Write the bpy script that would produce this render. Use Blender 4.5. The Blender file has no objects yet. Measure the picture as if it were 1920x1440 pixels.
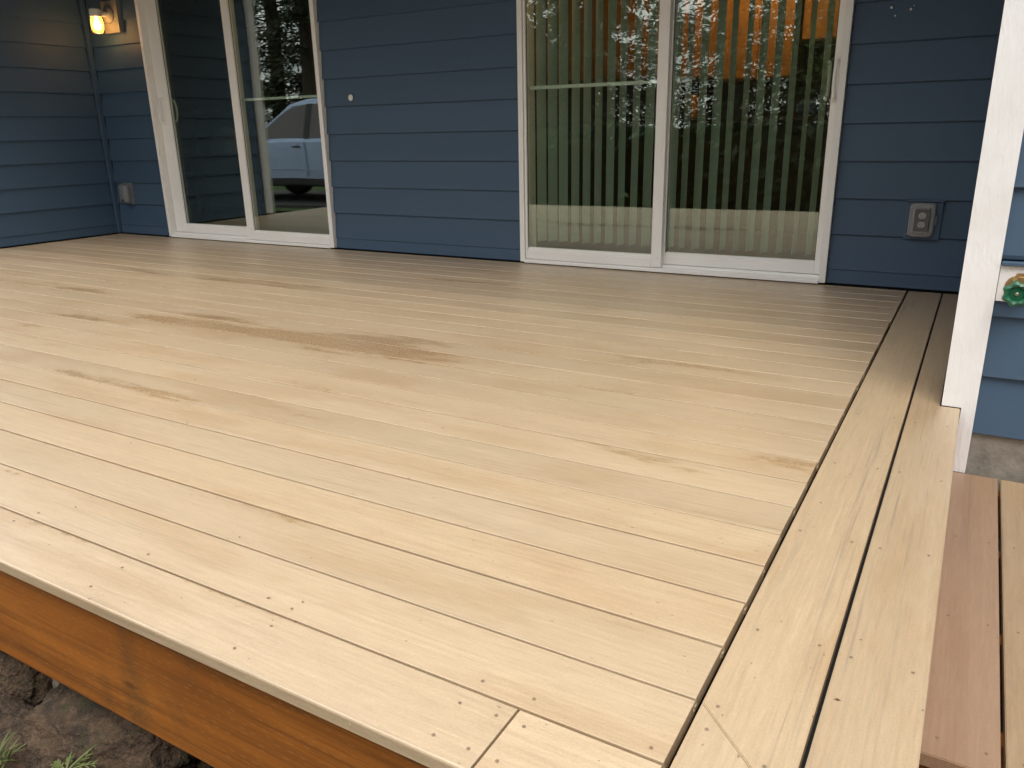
import bpy, bmesh, math, random
from mathutils import Vector, Matrix, noise as mnoise
R = math.radians
random.seed(7)
scene = bpy.context.scene
C = scene.collection

# ------------------------------------------------------------------ camera
F_PX, YAW, PITCH, ROLL = 1472.7, -0.5328, 0.3107, -0.0201
CAM = Vector((0.2616, -4.4957, 0.8206))
fwd = Vector((math.sin(YAW)*math.cos(PITCH), math.cos(YAW)*math.cos(PITCH), -math.sin(PITCH)))
rgt = Vector((math.cos(YAW), -math.sin(YAW), 0)); up = rgt.cross(fwd)
r2 = math.cos(ROLL)*rgt + math.sin(ROLL)*up; u2 = -math.sin(ROLL)*rgt + math.cos(ROLL)*up
camd = bpy.data.cameras.new('camera'); cam = bpy.data.objects.new('camera', camd); C.objects.link(cam)
cam.matrix_world = Matrix(((r2.x, u2.x, -fwd.x, CAM.x), (r2.y, u2.y, -fwd.y, CAM.y), (r2.z, u2.z, -fwd.z, CAM.z), (0, 0, 0, 1)))
camd.sensor_width = 36; camd.lens = 36*F_PX/1920; camd.clip_start = 0.02; camd.clip_end = 2000
scene.camera = cam

# ------------------------------------------------------------------ sky, sun, exposure
SUN_EL, SUN_AZ = R(59), R(152)          # azimuth measured clockwise from +Y
world = bpy.data.worlds.new('World'); scene.world = world; world.use_nodes = True
wn, wl = world.node_tree.nodes, world.node_tree.links
wn.clear()
sky = wn.new('ShaderNodeTexSky'); sky.sky_type = 'NISHITA'; sky.sun_disc = False
sky.sun_elevation = SUN_EL; sky.sun_rotation = SUN_AZ; sky.air_density = 1.0; sky.dust_density = 3.0; sky.ozone_density = 1.0
hsv = wn.new('ShaderNodeHueSaturation'); hsv.inputs['Saturation'].default_value = 0.55
wtc = wn.new('ShaderNodeTexCoord'); wmp = wn.new('ShaderNodeMapping'); wmp.inputs['Scale'].default_value = (1, 1, 2.5)
wno = wn.new('ShaderNodeTexNoise'); wno.inputs['Scale'].default_value = 3.2; wno.inputs['Detail'].default_value = 6
wrp = wn.new('ShaderNodeValToRGB'); wrp.color_ramp.elements[0].position = 0.36; wrp.color_ramp.elements[1].position = 0.50
wmx = wn.new('ShaderNodeMix'); wmx.data_type = 'RGBA'; wmx.inputs[7].default_value = (13.0, 13.0, 12.9, 1)
wbg = wn.new('ShaderNodeBackground'); wbg.inputs['Strength'].default_value = 0.095
wout = wn.new('ShaderNodeOutputWorld')
wl.new(sky.outputs[0], hsv.inputs['Color']); wl.new(hsv.outputs[0], wmx.inputs[6])
wl.new(wtc.outputs['Generated'], wmp.inputs[0]); wl.new(wmp.outputs[0], wno.inputs['Vector'])
wl.new(wno.outputs[0], wrp.inputs[0]); wl.new(wrp.outputs[0], wmx.inputs[0])
wl.new(wmx.outputs[2], wbg.inputs['Color']); wl.new(wbg.outputs[0], wout.inputs[0])
sund = bpy.data.lights.new('sun', 'SUN'); sund.energy = 1.2; sund.angle = R(36); sund.color = (1.0, 0.97, 0.92)
suno = bpy.data.objects.new('sun', sund); C.objects.link(suno)
sd = Vector((math.sin(SUN_AZ)*math.cos(SUN_EL), math.cos(SUN_AZ)*math.cos(SUN_EL), math.sin(SUN_EL)))
suno.rotation_euler = sd.to_track_quat('Z', 'Y').to_euler(); suno.location = (0, -8, 12)
scene.view_settings.view_transform = 'Standard'; scene.view_settings.look = 'None'
scene.view_settings.exposure = 0.84; scene.view_settings.gamma = 1.0; scene.view_settings.use_curve_mapping = False

# ------------------------------------------------------------------ helpers
class MB:
    def __init__(s): s.v = []; s.f = []
    def add(s, vs, fs):
        b = len(s.v); s.v += [tuple(x) for x in vs]; s.f += [tuple(i+b for i in f) for f in fs]; return s
    def box(s, x0, x1, y0, y1, z0, z1):
        return s.add([(x0,y0,z0),(x1,y0,z0),(x1,y1,z0),(x0,y1,z0),(x0,y0,z1),(x1,y0,z1),(x1,y1,z1),(x0,y1,z1)],
                     [(3,2,1,0),(4,5,6,7),(0,1,5,4),(1,2,6,5),(2,3,7,6),(3,0,4,7)])
    def prism(s, prof, a0, a1, axis='x'):
        """profile of 2D points swept from a0 to a1 along axis (profile in the other two, in order)"""
        n = len(prof)
        def P(p, a):
            return (a, p[0], p[1]) if axis == 'x' else ((p[0], a, p[1]) if axis == 'y' else (p[0], p[1], a))
        vs = [P(p, a0) for p in prof] + [P(p, a1) for p in prof]
        fs = [(i, (i+1) % n, (i+1) % n+n, i+n) for i in range(n)] + [tuple(range(n-1, -1, -1)), tuple(range(n, 2*n))]
        return s.add(vs, fs)
    def lathe(s, prof, n=20, o=(0,0,0), M=None, caps=True):
        """(r,z) profile turned round z"""
        vs = []; fs = []; m = len(prof)
        for i in range(n):
            a = 2*math.pi*i/n
            for r, z in prof:
                p = Vector((r*math.cos(a), r*math.sin(a), z))
                if M: p = M @ p
                vs.append(p+Vector(o))
        for i in range(n):
            j = (i+1) % n
            for k in range(m-1): fs.append((i*m+k, j*m+k, j*m+k+1, i*m+k+1))
        if caps and prof[0][0] > 1e-6: fs.append(tuple(i*m for i in range(n-1, -1, -1)))
        if caps and prof[-1][0] > 1e-6: fs.append(tuple(i*m+m-1 for i in range(n)))
        return s.add(vs, fs)
    def tube(s, pts, rad, n=8):
        pts = [Vector(p) for p in pts]; vs = []; fs = []
        for i, p in enumerate(pts):
            d = (pts[min(i+1, len(pts)-1)]-pts[max(i-1, 0)]).normalized()
            a = d.orthogonal().normalized() if i == 0 else (a-d*a.dot(d)).normalized()
            b = d.cross(a); r = rad[i] if isinstance(rad, (list, tuple)) else rad
            for k in range(n):
                t = 2*math.pi*k/n; vs.append(p+(a*math.cos(t)+b*math.sin(t))*r)
        for i in range(len(pts)-1):
            for k in range(n):
                l = (k+1) % n; fs.append((i*n+k, i*n+l, (i+1)*n+l, (i+1)*n+k))
        fs.append(tuple(range(n-1, -1, -1))); fs.append(tuple((len(pts)-1)*n+k for k in range(n)))
        return s.add(vs, fs)
    def mesh(s, name, smooth=False, bevel=0):
        me = bpy.data.meshes.new(name); me.from_pydata(s.v, [], s.f)
        bm = bmesh.new(); bm.from_mesh(me)
        bmesh.ops.remove_doubles(bm, verts=bm.verts, dist=1e-6)
        bmesh.ops.recalc_face_normals(bm, faces=bm.faces)
        if bevel:
            es = [e for e in bm.edges if len(e.link_faces) == 2 and e.calc_face_angle(0) > 0.6]
            bmesh.ops.bevel(bm, geom=es, offset=bevel, segments=2, affect='EDGES', profile=0.5)
        bm.to_mesh(me); bm.free()
        if smooth:
            me.polygons.foreach_set('use_smooth', [True]*len(me.polygons))
            me.set_sharp_from_angle(angle=R(40))
        me.update(); return me

def obj(name, me, mat=None, parent=None, loc=(0,0,0), rot=(0,0,0), label=None, cat=None, group=None, kind=None):
    if isinstance(me, MB): me = me.mesh(name)
    o = bpy.data.objects.new(name, me); C.objects.link(o)
    if mat is not None and me is not None and not me.materials: me.materials.append(mat)
    o.location = loc; o.rotation_euler = rot
    if parent: o.parent = parent
    for k, v in (('label', label), ('category', cat), ('group', group), ('kind', kind)):
        if v: o[k] = v
    return o
def thing(name, loc, label, cat, group=None, rz=0):
    return obj(name, None, None, None, loc, (0, 0, rz), label, cat, group)
def world_part(name, mb, mat, parent, smooth=False, bevel=0, **k):
    """part whose mesh was written in world coordinates; its parents are only translated"""
    off = Vector(); p = parent
    while p: off += Vector(p.location); p = p.parent
    c = [sum(v[i] for v in mb.v)/len(mb.v) for i in range(3)]
    mb.v = [(v[0]-c[0], v[1]-c[1], v[2]-c[2]) for v in mb.v]
    return obj(name, mb.mesh(name, smooth, bevel), mat, parent, Vector(c)-off, **k)

# ------------------------------------------------------------------ materials
class NT:
    def __init__(s, name):
        s.m = bpy.data.materials.new(name); s.m.use_nodes = True; s.n = s.m.node_tree.nodes; s.l = s.m.node_tree.links
        s.b = s.n['Principled BSDF']; s.out = s.n['Material Output']
    def new(s, t, **k):
        n = s.n.new(t)
        for a, v in k.items(): setattr(n, a, v)
        return n
    def set(s, sock, v):
        if hasattr(v, 'is_linked') or hasattr(v, 'node'): s.l.new(v, sock)
        else: sock.default_value = v
    def math(s, op, a, b=0.0, c=0.0, clamp=False):
        n = s.new('ShaderNodeMath', operation=op); n.use_clamp = clamp
        for i, v in enumerate((a, b, c)): s.set(n.inputs[i], v)
        return n.outputs[0]
    def vmath(s, op, a, b):
        n = s.new('ShaderNodeVectorMath', operation=op); s.set(n.inputs[0], a); s.set(n.inputs[1], b); return n.outputs[0]
    def mix(s, f, a, b, blend='MIX'):
        n = s.new('ShaderNodeMix', data_type='RGBA', blend_type=blend)
        s.set(n.inputs[0], f); s.set(n.inputs[6], a); s.set(n.inputs[7], b); return n.outputs[2]
    def ramp(s, f, a, b, interp='LINEAR'):
        n = s.new('ShaderNodeMapRange'); n.interpolation_type = 'SMOOTHSTEP' if interp == 'S' else 'LINEAR'
        s.set(n.inputs[0], f); n.inputs[1].default_value = a; n.inputs[2].default_value = b; return n.outputs[0]
    def noise(s, vec, scale, detail=3, rough=0.5, dist=0.0):
        n = s.new('ShaderNodeTexNoise'); s.set(n.inputs['Vector'], vec)
        n.inputs['Scale'].default_value = scale; n.inputs['Detail'].default_value = detail
        n.inputs['Roughness'].default_value = rough; n.inputs['Distortion'].default_value = dist; return n.outputs[0]
    def bump(s, h, strength, dist, nrm=None):
        n = s.new('ShaderNodeBump'); n.inputs['Strength'].default_value = strength; n.inputs['Distance'].default_value = dist
        s.set(n.inputs['Height'], h)
        if nrm is not None: s.l.new(nrm, n.inputs['Normal'])
        return n.outputs[0]
    def objvec(s, scale=(1,1,1), rand=True):
        t = s.new('ShaderNodeTexCoord').outputs['Object']
        v = s.vmath('MULTIPLY', t, scale)
        if rand:
            r = s.new('ShaderNodeObjectInfo').outputs['Random']
            c = s.new('ShaderNodeCombineXYZ')
            s.set(c.inputs[0], s.math('MULTIPLY', r, 91.0)); s.set(c.inputs[1], s.math('MULTIPLY', r, 37.0)); s.set(c.inputs[2], s.math('MULTIPLY', r, 53.0))
            v = s.vmath('ADD', v, c.outputs[0])
        return v
    def rnd(s): return s.new('ShaderNodeObjectInfo').outputs['Random']
    def pos(s): return s.new('ShaderNodeNewGeometry').outputs['Position']
    def fin(s, color=None, rough=None, normal=None, metal=None, ior=None):
        if color is not None: s.set(s.b.inputs['Base Color'], color)
        if rough is not None: s.set(s.b.inputs['Roughness'], rough)
        if normal is not None: s.l.new(normal, s.b.inputs['Normal'])
        if metal is not None: s.set(s.b.inputs['Metallic'], metal)
        if ior is not None: s.b.inputs['IOR'].default_value = ior
        return s.m
def c4(*c): return (c[0], c[1], c[2], 1.0)

WET = [(-2.35, -2.12, 1.5, 0.27), (-1.12, -3.42, 0.42, 0.10), (-2.35, -2.95, 0.7, 0.18), (-3.25, -2.70, 0.7, 0.18), (-0.55, -2.70, 0.4, 0.14), (-4.2, -1.36, 0.3, 0.08)]
def deck_mat(name, ca, cb, streak=(0.24, 0.17, 0.11), wet=True, rough=0.47, lo=0.50):
    t = NT(name); r = t.rnd()
    g = t.noise(t.objvec((1.6, 120, 120)), 1.0, 5, 0.6)
    g2 = t.noise(t.objvec((0.8, 22, 22)), 1.0, 4, 0.6)
    blot = t.noise(t.objvec((1.5, 7.0, 7.0)), 1.0, 5, 0.6)
    col = t.mix(r, c4(*ca), c4(*cb))
    tone = t.math('ADD', 0.90, t.math('MULTIPLY', t.math('FRACT', t.math('MULTIPLY', r, 7.13)), 0.16))
    tc = t.new('ShaderNodeCombineColor')
    for i_ in range(3): t.set(tc.inputs[i_], tone)
    col = t.mix(1.0, col, tc.outputs[0], 'MULTIPLY')
    col = t.mix(t.ramp(g, 0.3, 0.7), t.mix(1.0, col, c4(0.86, 0.84, 0.82), 'MULTIPLY'), col)
    col = t.mix(t.math('MULTIPLY', t.ramp(blot, 0.45, 0.70, 'S'), 0.8), col, t.mix(1.0, col, c4(0.88, 0.81, 0.73), 'MULTIPLY'))
    s1 = t.math('MULTIPLY', t.ramp(g, 0.50, 0.68), t.ramp(g2, lo-0.04, lo+0.14))
    col = t.mix(t.math('MULTIPLY', s1, 0.55), col, c4(*streak))
    mot = t.math('ADD', t.math('MULTIPLY', t.noise(t.objvec((13, 150, 150)), 1.0, 3, 0.65), 0.6), t.math('MULTIPLY', t.noise(t.objvec((230, 260, 260)), 1.0, 2), 0.4))
    col = t.mix(t.ramp(mot, 0.36, 0.64), t.mix(1.0, col, c4(0.87, 0.86, 0.84), 'MULTIPLY'), t.mix(1.0, col, c4(1.05, 1.05, 1.05), 'MULTIPLY'))
    # tiny dark pits
    pit = t.noise(t.objvec((55, 120, 120)), 1.0, 1)
    col = t.mix(t.math('MULTIPLY', t.ramp(pit, 0.77, 0.80), 0.7), col, c4(0.14, 0.09, 0.05))
    # grime in long soft patches
    fine = t.noise(t.objvec((120, 260, 260)), 1.0, 2)
    h = t.math('ADD', t.math('MULTIPLY', g, 0.6), t.math('MULTIPLY', fine, 0.4))
    rg = t.math('ADD', rough-0.06, t.math('MULTIPLY', fine, 0.14))
    if wet:
        p = t.pos(); ri = t.new('ShaderNodeCombineXYZ'); t.set(ri.inputs[2], t.math('MULTIPLY', r, 60.0))
        pv = t.vmath('ADD', t.vmath('MULTIPLY', p, (0.95, 5.0, 0)), ri.outputs[0])
        w1 = t.noise(pv, 1.0, 4, 0.55)
        w2 = t.noise(t.vmath('MULTIPLY', p, (24, 52, 1)), 1.0, 5, 0.7)
        sep = t.new('ShaderNodeSeparateXYZ'); t.set(sep.inputs[0], p)
        def blob(cx, cy, rx, ry):
            dx = t.math('MULTIPLY', t.math('SUBTRACT', sep.outputs[0], cx), 1/rx); dy = t.math('MULTIPLY', t.math('SUBTRACT', sep.outputs[1], cy), 1/ry)
            q = t.math('ADD', t.math('MULTIPLY', dx, dx), t.math('MULTIPLY', dy, dy))
            return t.math('SUBTRACT', 1.0, t.ramp(q, 0.0, 1.0, 'S'))
        rb = t.math('ADD', 0.55, t.math('MULTIPLY', t.math('FRACT', t.math('MULTIPLY', r, 17.3)), 0.75))
        thr = t.math('MULTIPLY', t.math('MULTIPLY', blob(*WET[0]), 0.22), rb)
        for w_ in WET[1:]: thr = t.math('MAXIMUM', thr, t.math('MULTIPLY', blob(*w_), 0.11))
        wf = t.math('ADD', t.math('ADD', w1, thr), t.math('MULTIPLY', t.math('SUBTRACT', w2, 0.5), 0.30))
        wetf = t.ramp(wf, 0.655, 0.70, 'S')
        soft = t.ramp(wf, 0.56, 0.72, 'S')
        col = t.mix(t.math('MULTIPLY', soft, 0.5), col, t.mix(1.0, col, c4(0.86, 0.80, 0.70), 'MULTIPLY'))
        col = t.mix(t.math('MULTIPLY', wetf, 0.7), col, t.mix(1.0, col, c4(0.84, 0.76, 0.65), 'MULTIPLY'))
        rg = t.math('SUBTRACT', rg, t.math('MULTIPLY', wetf, 0.20))
        h = t.math('ADD', h, t.math('MULTIPLY', t.math('MULTIPLY', wetf, w2), 0.9))
    t.b.inputs['Coat Weight'].default_value = 0.8; t.b.inputs['Coat Roughness'].default_value = 0.38; t.b.inputs['Coat IOR'].default_value = 1.5
    return t.fin(col, rg, t.bump(h, 0.5, 0.0014), ior=1.75)
M = {}
M['deck'] = deck_mat('deck_composite', (0.605, 0.465, 0.300), (0.550, 0.412, 0.258))
M['border'] = deck_mat('border_composite', (0.54, 0.402, 0.248), (0.49, 0.360, 0.218), wet=False, streak=(0.20, 0.15, 0.11), lo=0.44)
M['step_red'] = deck_mat('step_composite', (0.39, 0.250, 0.150), (0.36, 0.225, 0.135), wet=False, streak=(0.15, 0.09, 0.07))
M['step_tan'] = deck_mat('step_tan', (0.43, 0.305, 0.175), (0.41, 0.285, 0.165), wet=False, streak=(0.17, 0.12, 0.08))

def siding_mat():
    t = NT('blue_siding_paint')
    g = t.noise(t.objvec((3, 60, 60)), 1.0, 5, 0.6); b = t.noise(t.objvec((1.0, 5, 5)), 1.0, 3)
    base = t.mix(t.rnd(), c4(0.040, 0.078, 0.130), c4(0.047, 0.089, 0.147))
    base = t.mix(t.math('MULTIPLY', t.ramp(b, 0.35, 0.7), 0.22), base, c4(0.064, 0.106, 0.155))
    dust = t.noise(t.objvec((140, 140, 140)), 1.0, 2)
    base = t.mix(t.math('MULTIPLY', t.ramp(dust, 0.62, 0.75), 0.10), base, c4(0.2, 0.22, 0.25))
    return t.fin(base, t.math('ADD', 0.48, t.math('MULTIPLY', b, 0.16)), t.bump(g, 0.12, 0.0012))
M['siding'] = siding_mat()
def plain(name, col, rough=0.5, metal=0.0, var=0.08, nscale=8, bump=0.0, bscale=60, bdist=0.001):
    t = NT(name); v = t.objvec(); n = t.noise(v, nscale, 4)
    lo = tuple(x*(1-var) for x in col); hi = tuple(min(1, x*(1+var)) for x in col)
    c = t.mix(t.ramp(n, 0.3, 0.7), c4(*lo), c4(*hi))
    nr = t.bump(t.noise(v, bscale, 4), bump, bdist) if bump else None
    return t.fin(c, t.math('ADD', rough-0.05, t.math('MULTIPLY', n, 0.1)), nr, metal)
def trim_mat():
    t = NT('white_trim_paint')
    g = t.noise(t.objvec((70, 70, 11)), 1.0, 4, 0.6, 0.3); g2 = t.noise(t.objvec((90, 90, 30)), 1.0, 2)
    d = t.noise(t.objvec((5, 5, 5)), 1.0, 4)
    c = t.mix(t.ramp(d, 0.45, 0.75), c4(0.80, 0.785, 0.775), c4(0.74, 0.72, 0.70))
    return t.fin(c, 0.5, t.bump(t.math('ADD', t.ramp(g, 0.4, 0.62), t.math('MULTIPLY', g2, 0.3)), 0.42, 0.0026))
M['trim'] = trim_mat()
def vinyl_mat():
    t = NT('white_vinyl'); d = t.noise(t.objvec((4, 4, 4)), 1.0, 5); s = t.noise(t.objvec((60, 60, 60)), 1.0, 2)
    c = t.mix(t.math('MULTIPLY', t.ramp(d, 0.4, 0.7), 0.5), c4(0.87, 0.85, 0.81), c4(0.79, 0.76, 0.71))
    c = t.mix(t.math('MULTIPLY', t.ramp(s, 0.70, 0.76), 0.35), c, c4(0.35, 0.31, 0.26))
    return t.fin(c, 0.38, t.bump(s, 0.05, 0.001))
M['vinyl'] = vinyl_mat()
M['vinyl_dark'] = plain('weatherstrip', (0.03, 0.03, 0.03), 0.6)
def glass_mat():
    t = NT('window_glass'); t.n.remove(t.b)
    geo = t.new('ShaderNodeNewGeometry')
    ior = t.math('ADD', 1.5, t.math('MULTIPLY', geo.outputs['Backfacing'], -0.8333))
    fr = t.new('ShaderNodeFresnel'); t.set(fr.inputs[0], ior)
    wav = t.noise(t.objvec((1.1, 1, 0.7), False), 1.0, 1)
    nb = t.bump(wav, 0.25, 0.012)
    gl = t.new('ShaderNodeBsdfGlossy'); gl.inputs['Roughness'].default_value = 0.0; t.l.new(nb, gl.inputs['Normal'])
    gl.inputs['Color'].default_value = c4(0.95, 1.0, 0.96)
    tr = t.new('ShaderNodeBsdfTransparent'); tr.inputs[0].default_value = c4(0.86, 0.93, 0.88)
    mx = t.new('ShaderNodeMixShader'); t.set(mx.inputs[0], t.math('ADD', t.math('MULTIPLY', fr.outputs[0], 1.2), 0.075))
    t.l.new(tr.outputs[0], mx.inputs[1]); t.l.new(gl.outputs[0], mx.inputs[2]); t.l.new(mx.outputs[0], t.out.inputs[0])
    return t.m
M['glass'] = glass_mat()
def clear_plastic():
    t = NT('clear_plastic'); t.n.remove(t.b)
    gl = t.new('ShaderNodeBsdfPrincipled'); gl.inputs['Base Color'].default_value = c4(0.50, 0.49, 0.48); gl.inputs['Roughness'].default_value = 0.10
    tr = t.new('ShaderNodeBsdfTransparent'); tr.inputs[0].default_value = c4(0.85, 0.85, 0.85)
    lw = t.new('ShaderNodeLayerWeight'); lw.inputs[0].default_value = 0.45
    mx = t.new('ShaderNodeMixShader'); t.set(mx.inputs[0], t.math('ADD', 0.20, t.math('MULTIPLY', lw.outputs['Facing'], 0.75)))
    t.l.new(tr.outputs[0], mx.inputs[1]); t.l.new(gl.outputs[0], mx.inputs[2]); t.l.new(mx.outputs[0], t.out.inputs[0])
    return t.m
M['clear_plastic'] = clear_plastic()
def lumber_mat():
    t = NT('stained_lumber')
    g = t.noise(t.objvec((1.3, 40, 30)), 1.0, 6, 0.65); b = t.noise(t.objvec((2.0, 5, 5)), 1.0, 4)
    col = t.mix(t.ramp(b, 0.3, 0.7), c4(0.26, 0.080, 0.010), c4(0.40, 0.135, 0.018))
    col = t.mix(t.math('MULTIPLY', t.ramp(g, 0.42, 0.66), 0.5), col, c4(0.10, 0.036, 0.009))
    gf = t.noise(t.objvec((2.2, 150, 150)), 1.0, 4, 0.6, 0.5)
    col = t.mix(t.math('MULTIPLY', t.ramp(gf, 0.50, 0.62), 0.35), col, c4(0.085, 0.030, 0.008))
    st = t.noise(t.objvec((5, 1.4, 1.4)), 1.0, 4)
    col = t.mix(t.math('MULTIPLY', t.ramp(st, 0.60, 0.72), 0.55), col, c4(0.07, 0.045, 0.018))
    # incising marks of treated lumber: short dashes in staggered rows
    v = t.new('ShaderNodeTexCoord').outputs['Object']; sp = t.new('ShaderNodeSeparateXYZ'); t.set(sp.inputs[0], v)
    zr = t.math('MULTIPLY', t.math('ADD', sp.outputs[2], t.math('MULTIPLY', t.math('SUBTRACT', b, 0.5), 0.012)), 105.0)
    row = t.math('FLOOR', zr); wn1 = t.new('ShaderNodeTexWhiteNoise', noise_dimensions='1D'); t.set(wn1.inputs['W'], row)
    xr = t.math('ADD', t.math('MULTIPLY', sp.outputs[0], 34.0), t.math('MULTIPLY', wn1.outputs[0], 3.0))
    cell = t.new('ShaderNodeCombineXYZ'); t.set(cell.inputs[0], t.math('FLOOR', xr)); t.set(cell.inputs[1], row)
    wn2 = t.new('ShaderNodeTexWhiteNoise', noise_dimensions='2D'); t.set(wn2.inputs['Vector'], cell.outputs[0])
    dash = t.math('MULTIPLY', t.math('LESS_THAN', t.math('FRACT', xr), t.math('ADD', 0.20, t.math('MULTIPLY', wn2.outputs[0], 0.28))),
                  t.math('LESS_THAN', t.math('FRACT', zr), 0.10))
    dash = t.math('MULTIPLY', dash, t.math('GREATER_THAN', wn2.outputs[0], 0.55))
    col = t.mix(t.math('MULTIPLY', dash, 0.7), col, c4(0.44, 0.21, 0.06))
    vo = t.new('ShaderNodeTexVoronoi'); t.set(vo.inputs['Vector'], t.objvec((2.3, 1, 5.2), False)); vo.inputs['Scale'].default_value = 1.6
    knot = t.math('SUBTRACT', 1.0, t.ramp(t.math('ADD', vo.outputs['Distance'], t.math('MULTIPLY', g, 0.08)), 0.10, 0.16))
    col = t.mix(t.math('MULTIPLY', knot, 0.8), col, c4(0.045, 0.018, 0.008))
    return t.fin(col, 0.45, t.bump(t.math('SUBTRACT', g, dash), 0.4, 0.0015))
M['lumber'] = lumber_mat()
def rock_mat():
    t = NT('boulder_stone'); v = t.objvec((1, 1, 1))
    a = t.noise(v, 9, 6, 0.65); b = t.noise(v, 60, 4, 0.7); c = t.noise(v, 22, 4, 0.6); e = t.noise(v, 160, 3, 0.6)
    col = t.mix(t.ramp(a, 0.35, 0.62), c4(0.034, 0.021, 0.010), c4(0.115, 0.070, 0.040))
    col = t.mix(t.math('MULTIPLY', t.ramp(b, 0.50, 0.64), 0.5), col, c4(0.19, 0.125, 0.082))
    col = t.mix(t.math('MULTIPLY', t.ramp(c, 0.54, 0.66), 0.55), col, c4(0.022, 0.020, 0.017))
    col = t.mix(t.math('MULTIPLY', t.ramp(t.noise(v, 14, 5, 0.7), 0.55, 0.68), 0.6), col, c4(0.060, 0.064, 0.022))
    col = t.mix(t.math('MULTIPLY', t.ramp(e, 0.62, 0.72), 0.6), col, c4(0.24, 0.14, 0.075))
    return t.fin(col, 0.9, t.bump(t.math('ADD', t.math('MULTIPLY', b, 0.8), e), 1.0, 0.014))
M['rock'] = rock_mat()
def soil_mat():
    t = NT('soil'); p = t.pos()
    a = t.noise(p, 7, 6, 0.65); b = t.noise(p, 55, 5, 0.7)
    col = t.mix(t.ramp(a, 0.35, 0.65), c4(0.030, 0.022, 0.015), c4(0.09, 0.064, 0.042))
    col = t.mix(t.ramp(b, 0.56, 0.68), col, c4(0.16, 0.13, 0.10))
    return t.fin(col, 0.95, t.bump(b, 1.0, 0.012))
M['soil'] = soil_mat()
def lawn_mat():
    t = NT('lawn_grass'); p = t.pos()
    a = t.noise(p, 0.5, 5, 0.6); b = t.noise(p, 25, 5, 0.7)
    col = t.mix(t.ramp(a, 0.35, 0.65), c4(0.030, 0.058, 0.014), c4(0.055, 0.095, 0.022))
    col = t.mix(t.ramp(b, 0.4, 0.7), col, c4(0.075, 0.12, 0.03))
    return t.fin(col, 0.9, t.bump(b, 1.0, 0.05))
M['lawn'] = lawn_mat()
M['concrete'] = plain('foundation_concrete', (0.23, 0.205, 0.17), 0.85, 0, 0.35, 14, 0.6, 90, 0.004)
M['asphalt'] = plain('driveway_asphalt', (0.06, 0.06, 0.06), 0.9, 0, 0.2, 20, 0.5, 200, 0.004)
M['soffit'] = plain('soffit_cedar', (0.17, 0.095, 0.045), 0.7, 0, 0.1, 6)
M['shingle'] = plain('roof_shingle', (0.06, 0.057, 0.055), 0.9, 0, 0.25, 30, 0.5, 80, 0.004)
M['membrane'] = plain('dark_membrane', (0.015, 0.015, 0.017), 0.8)
M['room_wall'] = plain('room_wall_paint', (0.34, 0.26, 0.18), 0.8, 0, 0.05, 2)
M['room_floor'] = plain('room_floor_wood', (0.10, 0.055, 0.030), 0.45, 0, 0.2, 5)
M['room_ceiling'] = plain('room_ceiling_paint', (0.5, 0.47, 0.42), 0.8, 0, 0.04, 2)
M['cabinet'] = plain('honey_oak', (0.46, 0.21, 0.055), 0.42, 0, 0.18, 9)
M['counter'] = plain('dark_counter', (0.05, 0.028, 0.018), 0.3, 0, 0.3, 40)
M['backsplash'] = plain('brown_backsplash', (0.13, 0.05, 0.028), 0.45, 0, 0.15, 12)
def slat_mat():
    t = NT('blind_vinyl'); r = t.rnd()
    c = t.mix(r, c4(0.56, 0.64, 0.58), c4(0.64, 0.71, 0.64))  # whitish slats tinted with the green reflected from the garden
    return t.fin(c, 0.5)
M['slat'] = slat_mat()
M['dark_fabric'] = plain('dark_fabric', (0.014, 0.018, 0.028), 0.9, 0, 0.2, 40)
M['pale_fabric'] = plain('pale_cushion', (0.30, 0.29, 0.26), 0.9, 0, 0.1, 30)
M['brass'] = plain('weathered_brass', (0.42, 0.27, 0.12), 0.42, 0.85, 0.35, 60, 0.3, 120)
M['green_paint'] = plain('green_enamel', (0.010, 0.105, 0.050), 0.28, 0, 0.35, 40, 0.15, 90)
M['steel'] = plain('screw_steel', (0.30, 0.27, 0.22), 0.4, 0.8, 0.2, 300)
M['screw_tan'] = plain('tan_screw_coating', (0.34, 0.25, 0.16), 0.5)
M['hole'] = plain('dark_hole', (0.09, 0.06, 0.04), 0.9)
M['lamp_white'] = plain('lamp_white_metal', (0.70, 0.67, 0.60), 0.4, 0, 0.06, 20)
M['block_white'] = plain('mounting_block_paint', (0.22, 0.20, 0.17), 0.5, 0, 0.06, 12)
M['grey_plastic'] = plain('grey_plastic', (0.16, 0.17, 0.175), 0.35, 0, 0.12, 25)
M['blue_plastic'] = plain('blue_painted_box', (0.050, 0.085, 0.14), 0.45, 0, 0.1, 25)
M['outlet_dark'] = plain('outlet_black', (0.012, 0.012, 0.012), 0.3)
M['outlet_white'] = plain('receptacle_ivory', (0.60, 0.58, 0.54), 0.35, 0, 0.05, 30)
M['caulk'] = plain('white_caulk', (0.75, 0.74, 0.70), 0.6, 0, 0.06, 80)
def emis(name, col, s):
    t = NT(name); t.b.inputs['Emission Color'].default_value = c4(*col); t.b.inputs['Emission Strength'].default_value = s
    t.b.inputs['Base Color'].default_value = c4(*col); return t.m
M['bulb'] = emis('lit_bulb', (1.0, 0.62, 0.22), 14.0)
M['room_bulb'] = emis('lit_room_bulb', (1.0, 0.62, 0.28), 8.0)
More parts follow.
